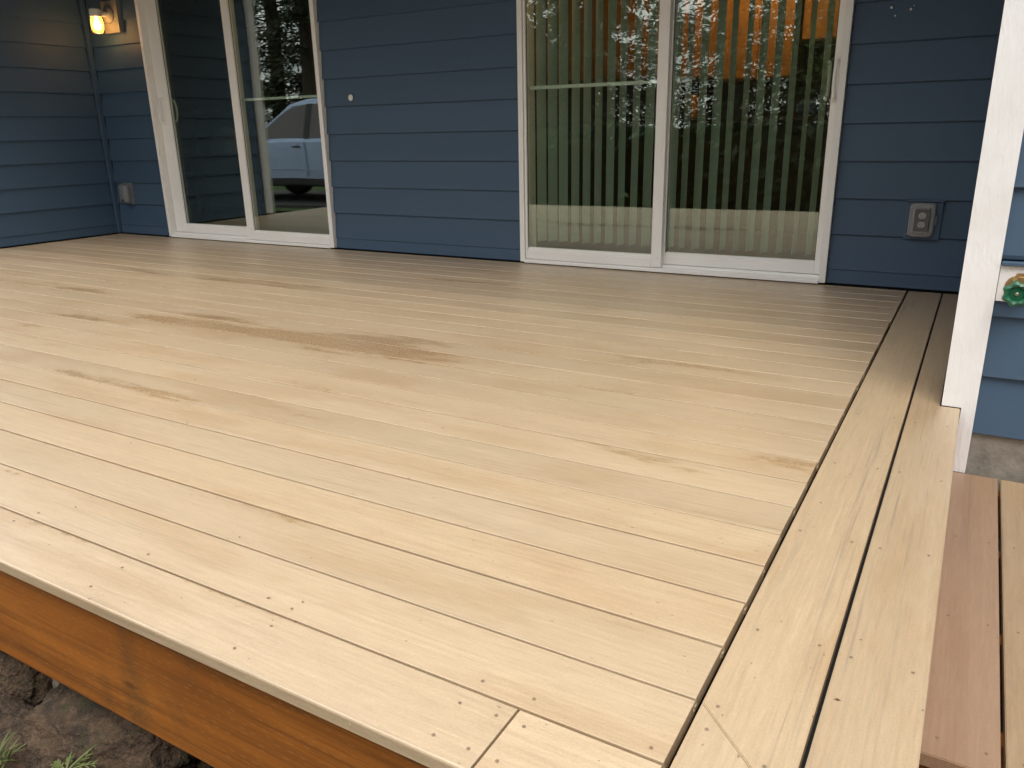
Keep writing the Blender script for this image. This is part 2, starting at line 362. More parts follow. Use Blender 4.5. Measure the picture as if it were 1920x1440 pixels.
def jar_mat():
    t = NT('jar_glass'); t.n.remove(t.b)
    gl = t.new('ShaderNodeBsdfGlossy'); gl.inputs['Roughness'].default_value = 0.08
    tr = t.new('ShaderNodeBsdfTransparent'); tr.inputs[0].default_value = c4(1.0, 0.93, 0.80)
    df = t.new('ShaderNodeBsdfTranslucent'); df.inputs[0].default_value = c4(0.9, 0.6, 0.3)
    lw = t.new('ShaderNodeLayerWeight'); lw.inputs[0].default_value = 0.3
    m1 = t.new('ShaderNodeMixShader'); m1.inputs[0].default_value = 0.35
    t.l.new(tr.outputs[0], m1.inputs[1]); t.l.new(df.outputs[0], m1.inputs[2])
    m2 = t.new('ShaderNodeMixShader'); t.set(m2.inputs[0], t.math('MULTIPLY', lw.outputs['Fresnel'], 0.6))
    t.l.new(m1.outputs[0], m2.inputs[1]); t.l.new(gl.outputs[0], m2.inputs[2]); t.l.new(m2.outputs[0], t.out.inputs[0])
    return t.m
M['jar'] = jar_mat()
def leaf_mat(name, a, b):
    t = NT(name); n = t.noise(t.objvec((1, 1, 1)), 0.9, 3)
    c = t.mix(t.ramp(n, 0.35, 0.65), c4(*a), c4(*b)); m = t.fin(c, 0.6)
    return m
M['needle'] = leaf_mat('conifer_needles', (0.020, 0.038, 0.014), (0.045, 0.070, 0.024))
M['leaf'] = leaf_mat('broad_leaves', (0.035, 0.065, 0.014), (0.075, 0.11, 0.025))
M['weed'] = leaf_mat('weed_leaves', (0.070, 0.095, 0.018), (0.13, 0.16, 0.04))
M['bark'] = plain('bark', (0.075, 0.055, 0.042), 0.95, 0, 0.4, 6, 0.8, 20, 0.02)
M['car_paint'] = plain('silver_blue_paint', (0.42, 0.52, 0.74), 0.2, 0.35, 0.04, 3)
M['car_black'] = plain('car_black_plastic', (0.015, 0.015, 0.016), 0.5)
M['car_glass'] = plain('car_tinted_glass', (0.10, 0.085, 0.09), 0.08)
M['tyre'] = plain('tyre_rubber', (0.012, 0.012, 0.012), 0.8)
M['rim'] = plain('wheel_rim', (0.45, 0.45, 0.46), 0.3, 0.9)
M['head_glass'] = plain('headlamp_glass', (0.6, 0.62, 0.65), 0.1)
M['neighbour'] = plain('neighbour_siding', (0.30, 0.24, 0.22), 0.7, 0, 0.06, 3)

# ------------------------------------------------------------------ ground
GZ = -0.52
def terrain(x, y):
    z = GZ + 0.03*mnoise.noise(Vector((x*0.9, y*0.9, 0)))
    if y > -5.2: z += 0.035*mnoise.noise(Vector((x*5, y*5, 3)))
    return z
xs = [-600,-120,-40,-16,-9] + [-7+0.11*i for i in range(110)] + [9, 16, 40, 120, 600]
ys = [-600,-120,-40,-18,-9] + [-6+0.1*i for i in range(46)] + [0, 12, 40, 120, 600]
g = MB(); nx = len(xs)
vs = [(x, y, terrain(x, y)) for y in ys for x in xs]
fs = [(j*nx+i, j*nx+i+1, (j+1)*nx+i+1, (j+1)*nx+i) for j in range(len(ys)-1) for i in range(nx-1)]
g.add(vs, fs); obj('ground', g.mesh('ground', True), M['soil'], kind='structure')
g = MB(); lx = [-60+1.5*i for i in range(81)]; ly = [-60+1.5*i for i in range(37)]
vs = [(x, y, GZ+0.045+0.03*mnoise.noise(Vector((x*.9, y*.9, 0)))) for y in ly for x in lx]
fs = [(j*81+i, j*81+i+1, (j+1)*81+i+1, (j+1)*81+i) for j in range(36) for i in range(80)]
g.add(vs, fs); obj('lawn', g.mesh('lawn', True), M['lawn'], kind='structure')
g = MB().box(-24, -7.95, -9.6, -6.5, GZ-0.2, GZ+0.10)
obj('driveway', g.mesh('driveway'), M['asphalt'], kind='structure')

# ------------------------------------------------------------------ house
XL, XR, YW = -6.53, 0.250, -1.872      # alcove side walls, wing front plane
E_, Z0 = 0.186, 0.0854
TOP = 2.50
house = thing('house', (-3.1, 0.0, -0.52), 'dark blue lap-sided house with white trim behind the wooden deck', 'house')
HO = Vector(house.location)
def hp(name, mb, mat, parent=None, **k): return world_part(name, mb, mat, parent or house, **k)
D1 = (-5.806, -3.905); D2 = (-2.290, -0.403); DTOP = 2.12
# solid wall bodies behind the siding (with the door openings left free)
wb = MB()
for a, b in ((XL-4.0, D1[0]), (D1[1], D2[0]), (D2[1], XR+3.6)): wb.box(a, b, 0.020, 0.16, -0.6, TOP)
wb.box(D1[0], D1[1], 0.020, 0.16, DTOP, TOP); wb.box(D2[0], D2[1], 0.020, 0.16, DTOP, TOP)
wb.box(D1[0], D1[1], 0.020, 0.16, -0.6, -0.01); wb.box(D2[0], D2[1], 0.020, 0.16, -0.6, -0.01)
back_wall = hp('wall', wb, M['membrane'])
lw = MB().box(XL-0.16, XL-0.020, YW+0.02, 0.0195, -0.6, TOP)
left_wall = hp('wall', lw, M['membrane'])
lf = MB().box(XL-4.0, XL-0.162, YW+0.02, YW+0.16, -0.05, TOP)
left_front = hp('wall', lf, M['membrane'])
rw = MB().box(XR+0.020, XR+0.16, YW+0.02, 0.0195, -0.6, TOP)
right_wall = hp('wall', rw, M['membrane'])
rf = MB().box(XR+0.162, XR+3.6, YW+0.02, YW+0.16, -0.05, TOP)
right_front = hp('wall', rf, M['membrane'])
hp('foundation', MB().box(XR+0.062, XR+3.6, YW+0.012, YW+0.2, -0.7, -0.0505), M['concrete'])
hp('foundation', MB().box(XL-4.0, XL-0.163, YW+0.012, YW+0.2, -0.7, -0.0505), M['concrete'])

_pl = {}
def plank_mesh(L, hgt=0.205):
    k = (round(L, 3), round(hgt, 3))
    if k not in _pl:
        f = -0.020+0.016*hgt/0.205
        prof = [(-0.0195, 0.0), (-0.0065, 0.0), (0.001, hgt), (f, hgt), (-0.0192, 0.012), (-0.0203, 0.0025)]
        _pl[k] = MB().prism(prof, 0, L).mesh('siding_board')
    return _pl[k]
def side_wall(wall, p0, ang, L, zs, z_end, cut_first=0.0):
    """courses of lap siding from p0 along direction ang; outward is the local -y"""
    off = HO+Vector(wall.location)
    for i, z in enumerate(zs):
        h = 0.205
        if cut_first and i == 0: h = cut_first
        h = min(h, z_end-z)
        if h < 0.02: continue
        obj('siding_board', plank_mesh(L, h), M['siding'], wall, Vector((p0[0], p0[1], z))-off+Vector((0, 0, random.uniform(-.0012, .0012))), (0, 0, ang))
courses = [0.012]+[Z0+E_*i for i in range(13)]
CT = 0.036  # inside corner trim
side_wall(back_wall, (XL+CT, 0.016), 0, D1[0]-0.004-XL-CT, courses, TOP, 0.09)
side_wall(back_wall, (D1[1]+0.004, 0.016), 0, D2[0]-D1[1]-0.008, courses, TOP, 0.09)
side_wall(back_wall, (D2[1]+0.004, 0.016), 0, XR-D2[1]-0.006, courses, TOP, 0.09)
for d in (D1, D2): side_wall(back_wall, (d[0]+0.001, 0.016), 0, d[1]-d[0]-0.002, [DTOP+0.02, DTOP+0.206], TOP)
# left alcove wall faces +x : local -y -> +x means rotate +90deg ; start at front corner and run towards +y
side_wall(left_wall, (XL-0.016, YW+0.10), R(90), -YW-0.10-CT, courses, TOP, 0.09)
# right alcove wall faces -x : rotate -90deg, starts at the house wall, runs towards -y
side_wall(right_wall, (XR+0.016, -0.004), R(-90), -YW-0.10, courses, TOP, 0.09)
wing = [-0.078+0.1815*i for i in range(15)]
TRW = 0.092
HB = (0.334, 0.434)
for z in wing:
    L0 = XR-0.006+TRW
    if z < 0.47 and z+0.1815 > HB[0]+0.01 and z > 0.2:       # courses cut round the tap block
        if z < HB[0]: obj('siding_board', plank_mesh(0.16, HB[0]-z), M['siding'], right_front, Vector((L0, YW+0.016, z))-HO-Vector(right_front.location))
        obj('siding_board', plank_mesh(3.3, 0.205), M['siding'], right_front, Vector((L0+0.162, YW+0.016, z))-HO-Vector(right_front.location))
        if z+0.205 > HB[1]: obj('siding_board', plank_mesh(0.16, z+0.205-HB[1]-0.016), M['siding'], right_front, Vector((L0, YW+0.016, HB[1]+0.016))-HO-Vector(right_front.location))
    elif z < TOP-0.03:
        side_wall(right_front, (L0, YW+0.016), 0, 3.46, [z], TOP)
for z in wing:
    if z < TOP-0.03: side_wall(left_front, (XL-3.9, YW+0.016), 0, 3.9-TRW+0.006, [z], TOP)
# inside corner strip, outside corner boards
hp('corner_strip', MB().box(XL-0.004, XL+CT-0.003, -CT+0.003, 0.004, 0.012, TOP), M['siding'], bevel=0.003)
hp('corner_board', MB().box(XR-0.006, XR-0.007+TRW, YW-0.018, YW+0.006, 0.0015, TOP).box(XR+0.047, XR-0.007+TRW, YW-0.018, YW+0.006, -0.205, 0.0015), M['trim'],
   label='white painted corner board beside the green tap')
hp('corner_board', MB().box(XR-0.006, XR+0.018, YW+0.0065, YW+0.095, 0.012, TOP), M['trim'], bevel=0.002)
hp('corner_board', MB().box(XL-TRW+0.006, XL+0.006, YW-0.018, YW+0.006, -0.2, TOP), M['trim'], bevel=0.002)
hp('corner_board', MB().box(XL-0.018, XL+0.006, YW+0.0065, YW+0.095, 0.012, TOP), M['trim'], bevel=0.002)
# tap mounting block and its drip cap
hp('tap_block', MB().box(XR-0.0055+TRW, XR-0.0055+TRW+0.158, YW-0.012, YW+0.012, HB[0]-0.002, HB[1]), M['trim'], bevel=0.0015)
hp('drip_cap', MB().box(XR-0.004+TRW, XR+TRW+0.152, YW-0.024, YW+0.010, HB[1]+0.001, HB[1]+0.012), M['siding'], bevel=0.002)
# porch ceiling boards, fascia and roof
cl = hp('porch_ceiling', MB().box(XL+0.001, XR-0.001, -1.97, 0.019, TOP+0.002, TOP+0.03), M['soffit'])
hp('roof', MB().add([(-11,-2.05,TOP+0.05),(4.5,-2.05,TOP+0.05),(4.5,3.2,TOP+1.7),(-11,3.2,TOP+1.7),(-11,9,TOP+0.05),(4.5,9,TOP+0.05),
                     (-11,-2.05,TOP+0.13),(4.5,-2.05,TOP+0.13),(4.5,3.2,TOP+1.8),(-11,3.2,TOP+1.8),(-11,9,TOP+0.13),(4.5,9,TOP+0.13)],
                    [(0,1,2,3),(3,2,5,4),(6,9,8,7),(9,10,11,8),(0,6,7,1),(4,5,11,10),(0,3,9,6),(3,4,10,9),(1,7,8,2),(2,8,11,5)]), M['shingle'])
hp('fascia_board', MB().box(-11, 4.5, -2.01, -1.985, TOP-0.04, TOP+0.045), M['trim'])
# rooms behind the glass
hp('room_floor', MB().box(-10.4, XR+3.5, 0.162, 6.0, -0.12, -0.02), M['room_floor'])
hp('room_ceiling', MB().box(-10.4, XR+3.5, 0.162, 6.0, TOP-0.02, TOP+0.04), M['room_ceiling'])
hp('room_wall', MB().box(-10.5, XR+3.5, 5.2, 5.3, -0.02, TOP-0.02), M['room_wall'])
hp('room_wall', MB().box(-10.5, -10.4, 0.162, 5.2, -0.02, TOP-0.02), M['room_wall'])
hp('room_wall', MB().box(XR+3.4, XR+3.5, 0.162, 5.2, -0.02, TOP-0.02), M['room_wall'])
hp('partition_wall', MB().box(-4.32, -4.20, 2.2, 5.2, -0.02, TOP-0.02), M['room_wall'])
hp('kitchen_wall', MB().box(-4.19, XR+1.5, 2.95, 3.05, -0.02, TOP-0.02), M['backsplash'])

# ---- sliding doors
def vbar(m, x0, x1, y0, y1, z0, z1): return m.box(x0, x1, y0, y1, z0, z1)
def sliding_door(x0, x1, fixed_left, label):
    d = obj('sliding_door', None, None, house, Vector(((x0+x1)/2, 0, 0.012))-HO, label=label)
    z0 = 0.012
    J = 0.050 if fixed_left else 0.062
    P = lambda n, mb, mat=M['vinyl'], **k: world_part(n, mb, mat, d, **k)
    fy0, fy1 = -0.030, 0.13
    P('frame_side', MB().box(x0, x0+0.034, fy0, fy1, z0, DTOP), bevel=0.002)
    P('frame_side', MB().box(x1-0.034, x1, fy0, fy1, z0, DTOP), bevel=0.002)
    P('frame_head', MB().box(x0+0.0345, x1-0.0345, fy0, fy1, DTOP-0.05, DTOP), bevel=0.002)
    prof = [(fy0-0.008, z0-0.004), (fy1, z0-0.004), (fy1, z0+0.030), (0.074, z0+0.030), (0.070, z0+0.042), (0.060, z0+0.042), (0.056, z0+0.026),
            (0.026, z0+0.026), (0.022, z0+0.034), (0.012, z0+0.034), (0.008, z0+0.020), (fy0, z0+0.016), (fy0-0.008, z0+0.010)]
    P('sill', MB().prism(prof, x0+0.0345, x1-0.0345))
    mid = (D2[0]+0.957+0.0) if fixed_left else (D1[0]+0.972)
    def panel(a, b, y0, y1, sl, sr, zb, zg, nm):
        s = P('panel_stile', MB().box(a, a+sl, y0, y1, zb, DTOP-0.051), bevel=0.003)
        P('panel_stile', MB().box(b-sr, b, y0, y1, zb, DTOP-0.051), bevel=0.003)
        rp = [(y0, zb), (y1, zb), (y1, zg), (y0+0.014, zg), (y0+0.004, zg-0.010), (y0+0.003, zg-0.022), (y0, zg-0.024)]
        P('bottom_rail', MB().prism(rp, a+sl+0.0005, b-sr-0.0005))
        P('top_rail', MB().box(a+sl+0.0005, b-sr-0.0005, y0, y1, DTOP-0.12, DTOP-0.051), bevel=0.002)
        ym = (y0+y1)/2+0.004
        P('glass_pane', MB().box(a+sl-0.004, b-sr+0.004, ym-0.009, ym+0.009, zg-0.006, DTOP-0.115), M['glass'])
        gk = MB()
        for xx in (a+sl-0.0005, b-sr-0.0045): gk.box(xx, xx+0.005, y0+0.016, ym-0.0095, zg+0.001, DTOP-0.121)
        P('gasket', gk, M['vinyl_dark'])
    if fixed_left:
        mid = -1.333
        panel(x0+0.036, mid, -0.022, 0.016, 0.016, 0.063, z0+0.020, 0.105, 'fixed')
        panel(mid-0.055, x1-0.036, 0.024, 0.062, 0.060, 0.036, z0+0.036, 0.118, 'sliding')
        hx = x1-0.054
    else:
        mid = -4.834
        panel(mid, x1-0.032, -0.022, 0.016, 0.077, 0.012, z0+0.020, 0.105, 'fixed')
        panel(x0+0.036, mid+0.055, 0.024, 0.062, 0.135, 0.060, z0+0.036, 0.122, 'sliding')
        hx = x0+0.095
    # D pull handle with its backplate
    zc = 1.04
    hy = 0.022
    hb = MB().box(hx-0.014, hx+0.014, hy-0.008, hy+0.002, zc-0.11, zc+0.11)
    hd = P('handle', hb, bevel=0.003)
    hyy = hy-0.008
    P('handle_grip', MB().tube([(hx, hyy, zc-0.095), (hx, hyy-0.028, zc-0.08), (hx-0.002, hyy-0.036, zc-0.04), (hx-0.002, hyy-0.038, zc), (hx-0.002, hyy-0.036, zc+0.04), (hx, hyy-0.028, zc+0.08), (hx, hyy, zc+0.095)], [0.009, 0.010, 0.009, 0.009, 0.009, 0.010, 0.009]), smooth=True)
    ix = hx+(0.05 if not fixed_left else -0.05)
    P('inside_handle', MB().tube([(ix, 0.066, zc-0.09), (ix, 0.10, zc-0.08), (ix, 0.115, zc-0.03), (ix, 0.115, zc+0.03), (ix, 0.10, zc+0.08), (ix, 0.066, zc+0.09)], 0.009), smooth=True)
    # security bar across the fixed panel, inside the glass
    if fixed_left:
        sb = P('security_bar', MB().box(x0+0.052, mid-0.17, 0.032, 0.050, 1.065, 1.085), bevel=0.002)
        P('security_bar', MB().box(mid-0.185, mid-0.055, 0.034, 0.048, 1.068, 1.081).box(mid-0.192, mid-0.172, 0.029, 0.053, 1.062, 1.089))
    else:
        P('security_bar', MB().box(mid+0.055, x1-0.05, 0.032, 0.050, 1.085, 1.103), bevel=0.002)
    return d
sliding_door(D1[0], D1[1], False, 'sliding glass door beside the lit wall lamp, mirroring a pickup')
sliding_door(D2[0], D2[1], True, 'sliding glass door with vertical blinds behind the panes')
# white plug left in the siding between the doors
hp('hole_plug', MB().lathe([(0.0, 0.0), (0.020, 0.0), (0.022, 0.003), (0.017, 0.008), (0.0, 0.010)], 12, (-3.648, -0.006, 1.07), Matrix.Rotation(R(90), 3, 'X')), M['caulk'], smooth=True)
for sx, sz, sr in ((-0.235, 1.352, 0.006), (-0.150, 1.338, 0.006), (-0.215, 1.315, 0.004), (-0.138, 1.352, 0.003)):
    hp('filler_spot', MB().lathe([(0.0, 0.0), (sr, 0.0), (sr*0.8, 0.0025), (0.0, 0.003)], 9, (sx, -0.0045, sz), Matrix.Rotation(R(90), 3, 'X')), M['caulk'], smooth=True)

# ------------------------------------------------------------------ deck
deck = thing('deck', (-3.1, -1.9, -0.02), 'pale tan composite board deck with stained front joist, wet patches on top', 'deck')
DO = Vector(deck.location)
PIT, D0, GAP, TH = 0.1445, 3.6589, 0.0064, 0.0254
def board_profile(w):
    """cross-section (y,z), centred, top at 0, eased top edges and a lower lip for the clips"""
    h = w/2; r = 0.0013
    return [(-h+r, 0), (-h+r*0.35, -r*0.3), (-h, -r), (-h, -0.0075), (-h+0.008, -0.0080), (-h+0.008, -0.0158), (-h-0.0010, -0.0165), (-h-0.0010, -TH),
            (h+0.0010, -TH), (h+0.0010, -0.0165), (h-0.008, -0.0158), (h-0.008, -0.0080), (h, -0.0075), (h, -r), (h-r*0.35, -r*0.3), (h-r, 0)]
_bd = {}
def board_mesh(w, L, lip=True):
    k = (round(w, 4), round(L, 3), lip)
    if k not in _bd:
        pr = board_profile(w)
        if not lip: pr = [(a if abs(a) <= w/2 else math.copysign(w/2, a), b) for a, b in pr]
        n = max(1, int(L/0.5)); m = MB()
        _bd[k] = MB().prism(pr, 0, L).mesh('deck_board')
    return _bd[k]
XD0 = XL+0.012
def row(y0, y1, x0, x1, mat=None):
    w = y1-y0
    return obj('deck_board', board_mesh(w, x1-x0), mat or M['deck'], deck, Vector((x0, (y0+y1)/2, random.uniform(-.0006, .0006)))-DO)
XE = -0.006
for k in range(1, 26):
    row(-D0+PIT*(k-1)+GAP/2+random.uniform(-.0013, .0006), -D0+PIT*k-GAP/2+random.uniform(-.0006, .0013), XD0, XE+random.uniform(-.0015, .001))
row(-D0+PIT*25+GAP/2, -0.014, XD0, XE)
FY = -3.800
def front_row(x0, x1):
    w = -D0-GAP/2-FY; h = w/2
    pr = [p for p in board_profile(w) if p[0] > 0]
    pr = [(-h+0.004, 0), (-h+0.0015, -0.0007), (-h+0.0003, -0.0028), (-h, -0.005), (-h, -TH+0.002), (-h+0.002, -TH)]+pr
    obj('deck_board', MB().prism(pr, 0, x1-x0).mesh('deck_board'), M['deck'], deck, Vector((x0, FY+h, 0))-DO)
front_row(XD0, -0.2312); front_row(-0.2266, XE)
# right-hand border boards: one with a mitred front, the outer one notched round the corner board
def poly_board(pts, mat, name='deck_board', z=0.0, parent=None, lab=None):
    """board from a plan outline; local x runs along the board (world y)"""
    base = parent or deck; cx = sum(p[0] for p in pts)/len(pts); cy = sum(p[1] for p in pts)/len(pts)
    m = MB().prism([(p[1]-cy, -(p[0]-cx)) for p in pts], -TH, 0.0, 'z')
    me = m.mesh(name)
    bm = bmesh.new(); bm.from_mesh(me)
    es = [e for e in bm.edges if all(abs(v.co.z) < 1e-6 for v in e.verts)]
    bmesh.ops.bevel(bm, geom=es, offset=0.0018, segments=2, affect='EDGES'); bm.to_mesh(me); bm.free()
    return obj(name, me, mat, base, Vector((cx, cy, z))-Vector(base.location), (0, 0, R(90)), label=lab)
A0, A1, B0, B1 = 0.0040, 0.1545, 0.1622, 0.2945
poly_board([(A0, -3.5150), (A1, -3.6635), (A1, -0.014), (A0, -0.014)], M['border'])
poly_board([(A0, -3.5163), (A0, -3.800), (A1, -3.800), (A1, -3.6648)], M['deck'], lab='mitred end piece of the border')
poly_board([(B0, -3.800), (B1, -3.800), (B1, YW-0.022), (XR-0.010, YW-0.022), (XR-0.010, -0.014), (B0, -0.014)], M['border'])
# framing below
world_part('rim_joist', MB().box(XD0+0.02, B1-0.045, FY+0.028, FY+0.066, -0.296, -0.0262), M['lumber'], deck, bevel=0.004)
world_part('rim_joist', MB().box(B1-0.0445, B1-0.012, FY+0.028, YW-0.03, -0.296, -0.0262), M['lumber'], deck, bevel=0.004)
for i in range(17):
    x = B1-0.20-0.4064*i
    if x < XD0: break
    world_part('joist', MB().box(x-0.019, x+0.019, FY+0.0665, -0.03, -0.26, -0.0258), M['lumber'], deck)
for x in (A0-0.0385, A1+0.005):
    world_part('joist', MB().box(x-0.017, x+0.017, FY+0.0665, -0.03, -0.26, -0.0262), M['membrane'], deck)
# screws: a sunk steel head in a dark hole, all small -> one part
def pxhit(px, py, z=0.0):
    d = fwd*1.0+r2*((px-960)/F_PX)+u2*((720-py)/F_PX); t = (z-CAM.z)/d.z; p = CAM+d*t; return p.x, p.y
sc = []
for x in [-0.72-0.4064*i for i in range(-1, 15)]:
    for y in (-3.770, -3.690): sc.append((x+random.uniform(-.006, .006), y+random.uniform(-.006, .006)))
    sc.append((x+random.uniform(-.006, .006), -3.635))
sc += [(-0.252, -3.765), (-0.252, -3.690), (-0.205, -3.765), (-0.205, -3.690), (-0.03, -3.64), (-0.22, -3.632)]
for i in range(9):
    y = -3.30+0.4064*i
    for x in (A0+0.025, A1-0.025, B0+0.022, B1-0.026):
        if y > YW-0.03 and x > XR-0.03: x = XR-0.03
        sc.append((x+random.uniform(-.004, .004), y+random.uniform(-.01, .01)))
sc += [pxhit(1346, 1325), pxhit(1325, 1368), pxhit(1433, 1438)]
def screws(pts, z):
    ring = MB(); head = MB()
    for x, y in pts:
        ring.lathe([(0.0024, 0.0012), (0.0029, 0.0012)], 10, (x, y, z), None, False); ring.lathe([(0.0, 0.0012), (0.0011, 0.0012)], 8, (x, y, z), None, False)
        head.lathe([(0.0011, 0.0011), (0.0024, 0.0011)], 10, (x, y, z), None, False)
    return ring, head
rg, hd = screws(sc, 0.0)
world_part('screw_holes', rg, M['hole'], deck, kind='stuff'); world_part('screw_heads', hd, M['screw_tan'], deck, kind='stuff')
# saw shavings stuck to the front edge
sh = MB()
for i in range(80):
    x = random.uniform(-1.6, -0.3); y = FY-0.0005; z = random.uniform(-0.012, 0.001); s = random.uniform(.0012, .0035)
    if z > -0.002: y = FY+random.uniform(0.0, 0.012); z = 0.0008
    a = random.uniform(0, 3); sh.add([(x, y-.0006, z), (x+s*math.cos(a), y-.001, z+s*0.4*math.sin(a)), (x+s, y-.0016, z+.0012), (x+s*.3, y-.001, z+.0015)], [(0,1,2,3)])
world_part('saw_shavings', sh, plain('pale_shavings', (0.62, 0.48, 0.30), 0.8), deck, kind='stuff')

# ------------------------------------------------------------------ lower step deck on the right
step = thing('deck_step', (0.60, -2.56, -0.52), 'lower step platform of reddish boards beside the deck edge', 'step')
SZ = -0.203
edges = [(0.2860, 0.4210, 'step_red', -3.214), (0.4285, 0.5690, 'step_tan', -3.212), (0.5755, 0.7160, 'step_red', -3.215), (0.7225, 0.8630, 'step_tan', -3.213)]
for a, b, m, yf in edges:
    poly_board([(a, yf), (b, yf), (b, YW-0.026), (a, YW-0.026)], M[m], 'step_board', SZ, step, lab='reddish brown board tucked under the deck edge' if a < 0.3 else None)
for y in (-3.08, -2.75, -2.35, -1.95):
    world_part('step_joist', MB().box(0.296, 0.85, y-0.019, y+0.019, -0.36, SZ-TH-0.0005), M['lumber'], step)
for x in (0.33, 0.80):
    for y in (-3.10, -2.0): world_part('step_post', MB().box(x-0.044, x+0.044, y+0.0195, y+0.10, -0.62, SZ-TH-0.001), M['lumber'], step)
rg, hd = screws([(x, y) for x in (0.325, 0.40, 0.455, 0.545) for y in (-3.165, -2.75, -2.35)], SZ)
world_part('screw_holes', rg, M['hole'], step, kind='stuff'); world_part('screw_heads', hd, M['screw_tan'], step, kind='stuff')

# ------------------------------------------------------------------ things on the walls
# wall lamp
lamp = thing('wall_lamp', (-6.13, -0.014, 1.70), 'lit jar-style wall lamp glowing amber on a pale mounting block', 'wall lamp')
LP = lambda n, mb, mat, **k: world_part(n, mb, mat, lamp, **k)
LP('mounting_block', MB().box(-6.235, -6.035, -0.034, 0.0085, 1.660, 1.905), M['block_white'], bevel=0.003)
RX = Matrix.Rotation(R(90), 3, 'X')
LP('canopy', MB().lathe([(0.0, 0.0), (0.066, 0.0), (0.068, 0.006), (0.060, 0.016), (0.030, 0.024), (0.0, 0.026)], 24, (-6.150, -0.0345, 1.80), RX), M['block_white'], smooth=True)
LP('arm', MB().tube([(-6.150, -0.058, 1.80), (-6.150, -0.10, 1.80), (-6.150, -0.125, 1.80)], 0.022, 14), M['lamp_white'], smooth=True)
JX, JY = -6.150, -0.150
LP('socket_cap', MB().lathe([(0.0, 1.835), (0.035, 1.835), (0.046, 1.826), (0.048, 1.775), (0.044, 1.772), (0.0, 1.772)], 24, (JX, JY, 0)), M['lamp_white'], smooth=True)
LP('glass_jar', MB().lathe([(0.041, 1.7715), (0.047, 1.755), (0.049, 1.70), (0.046, 1.672), (0.034, 1.652), (0.0, 1.645)], 24, (JX, JY, 0)), M['jar'], smooth=True)
LP('bulb', MB().lathe([(0.012, 1.768), (0.014, 1.750), (0.026, 1.725), (0.029, 1.705), (0.024, 1.684), (0.0, 1.672)], 16, (JX, JY, 0)), M['bulb'], smooth=True)
pl_ = bpy.data.lights.new('lamp_glow', 'POINT'); pl_.energy = 0.5; pl_.color = (1.0, 0.47, 0.14); pl_.shadow_soft_size = 0.03
plo = bpy.data.objects.new('lamp_glow', pl_); C.objects.link(plo); plo.location = (JX, JY-0.0, 1.66); 
plo.parent = lamp; plo.location = Vector((JX, JY, 1.625))-Vector(lamp.location)

def rounded_rect(w, h, r, n=5):
    pts = []
    for cx, cz, a0 in ((w/2-r, h/2-r, 0), (-w/2+r, h/2-r, 90), (-w/2+r, -h/2+r, 180), (w/2-r, -h/2+r, 270)):
        for i in range(n+1):
            a = R(a0+90*i/n); pts.append((cx+r*math.cos(a), cz+r*math.sin(a)))
    return pts
def shell(cx, cz, secs, cap=True):
    """stack of rounded rectangles (w,h,r,y) -> cover shape"""
    m = MB(); n = None; vs = []
    for w, h, r, y in secs:
        p = rounded_rect(w, h, r); n = len(p); vs += [(cx+a, y, cz+b) for a, b in p]
    fs = [(i*n+k, i*n+(k+1) % n, (i+1)*n+(k+1) % n, (i+1)*n+k) for i in range(len(secs)-1) for k in range(n)]
    if cap: fs.append(tuple(range((len(secs)-1)*n, len(secs)*n)))
    return m.add(vs, fs)
ox, oz = 0.020, 0.360
out = thing('outlet_box', (ox, -0.004, oz), 'outdoor socket under a clear bubble cover right of the blinds door', 'outlet')
OP = lambda n, mb, mat, **k: world_part(n, mb, mat, out, **k)
bp = OP('mounting_plate', MB().box(ox-0.075, ox+0.088, -0.010, 0.008, oz-0.098, oz+0.090), M['blue_plastic'], bevel=0.003)
OP('top_flashing', MB().box(ox-0.080, ox+0.095, -0.024, 0.008, oz+0.0905, oz+0.098), M['blue_plastic'], bevel=0.002)
M['pale_plastic'] = plain('pale_grey_plastic', (0.34, 0.33, 0.32), 0.3)
OP('cover_base', MB().prism([(ox+a, oz+b) for a, b in rounded_rect(0.118, 0.168, 0.022)], -0.018, -0.0105, 'y'), M['pale_plastic'], bevel=0.002)
OP('receptacle_plate', MB().box(ox-0.034, ox+0.034, -0.024, -0.0185, oz-0.055, oz+0.060), M['outlet_dark'], bevel=0.001)
for dz in (0.022, -0.022):
    rc = OP('receptacle', MB().prism([(ox+a, oz+dz+b) for a, b in rounded_rect(0.034, 0.030, 0.0135)], -0.027, -0.0245, 'y'), M['outlet_white'])
    sl = MB().box(ox-0.0085, ox-0.0060, -0.0278, -0.0272, oz+dz-0.001, oz+dz+0.008).box(ox+0.0060, ox+0.0085, -0.0278, -0.0272, oz+dz-0.001, oz+dz+0.008).box(ox-0.0025, ox+0.0025, -0.0278, -0.0272, oz+dz-0.011, oz+dz-0.006)
    world_part('slot', sl, M['hole'], rc)
OP('bubble_cover', shell(ox, oz, [(0.118, 0.168, 0.024, -0.0182), (0.116, 0.166, 0.026, -0.034), (0.106, 0.156, 0.026, -0.046), (0.080, 0.126, 0.016, -0.050), (0.076, 0.122, 0.012, -0.062), (0.068, 0.112, 0.010, -0.067)]), M['clear_plastic'], smooth=True)
OP('latch', MB().box(ox+0.0595, ox+0.066, -0.034, -0.022, oz-0.02, oz+0.02), M['grey_plastic'], bevel=0.001)
OP('hinge_pin', MB().lathe([(0.0, 0), (0.005, 0), (0.005, 0.007), (0.0, 0.008)], 10, (ox-0.061, -0.022, oz-0.07), RX), M['grey_plastic'])
ox, oz = -6.318, 0.362
out2 = thing('outlet_box', (ox, -0.004, oz), 'grey weatherproof outlet cover low in the corner beneath the wall lamp', 'outlet')
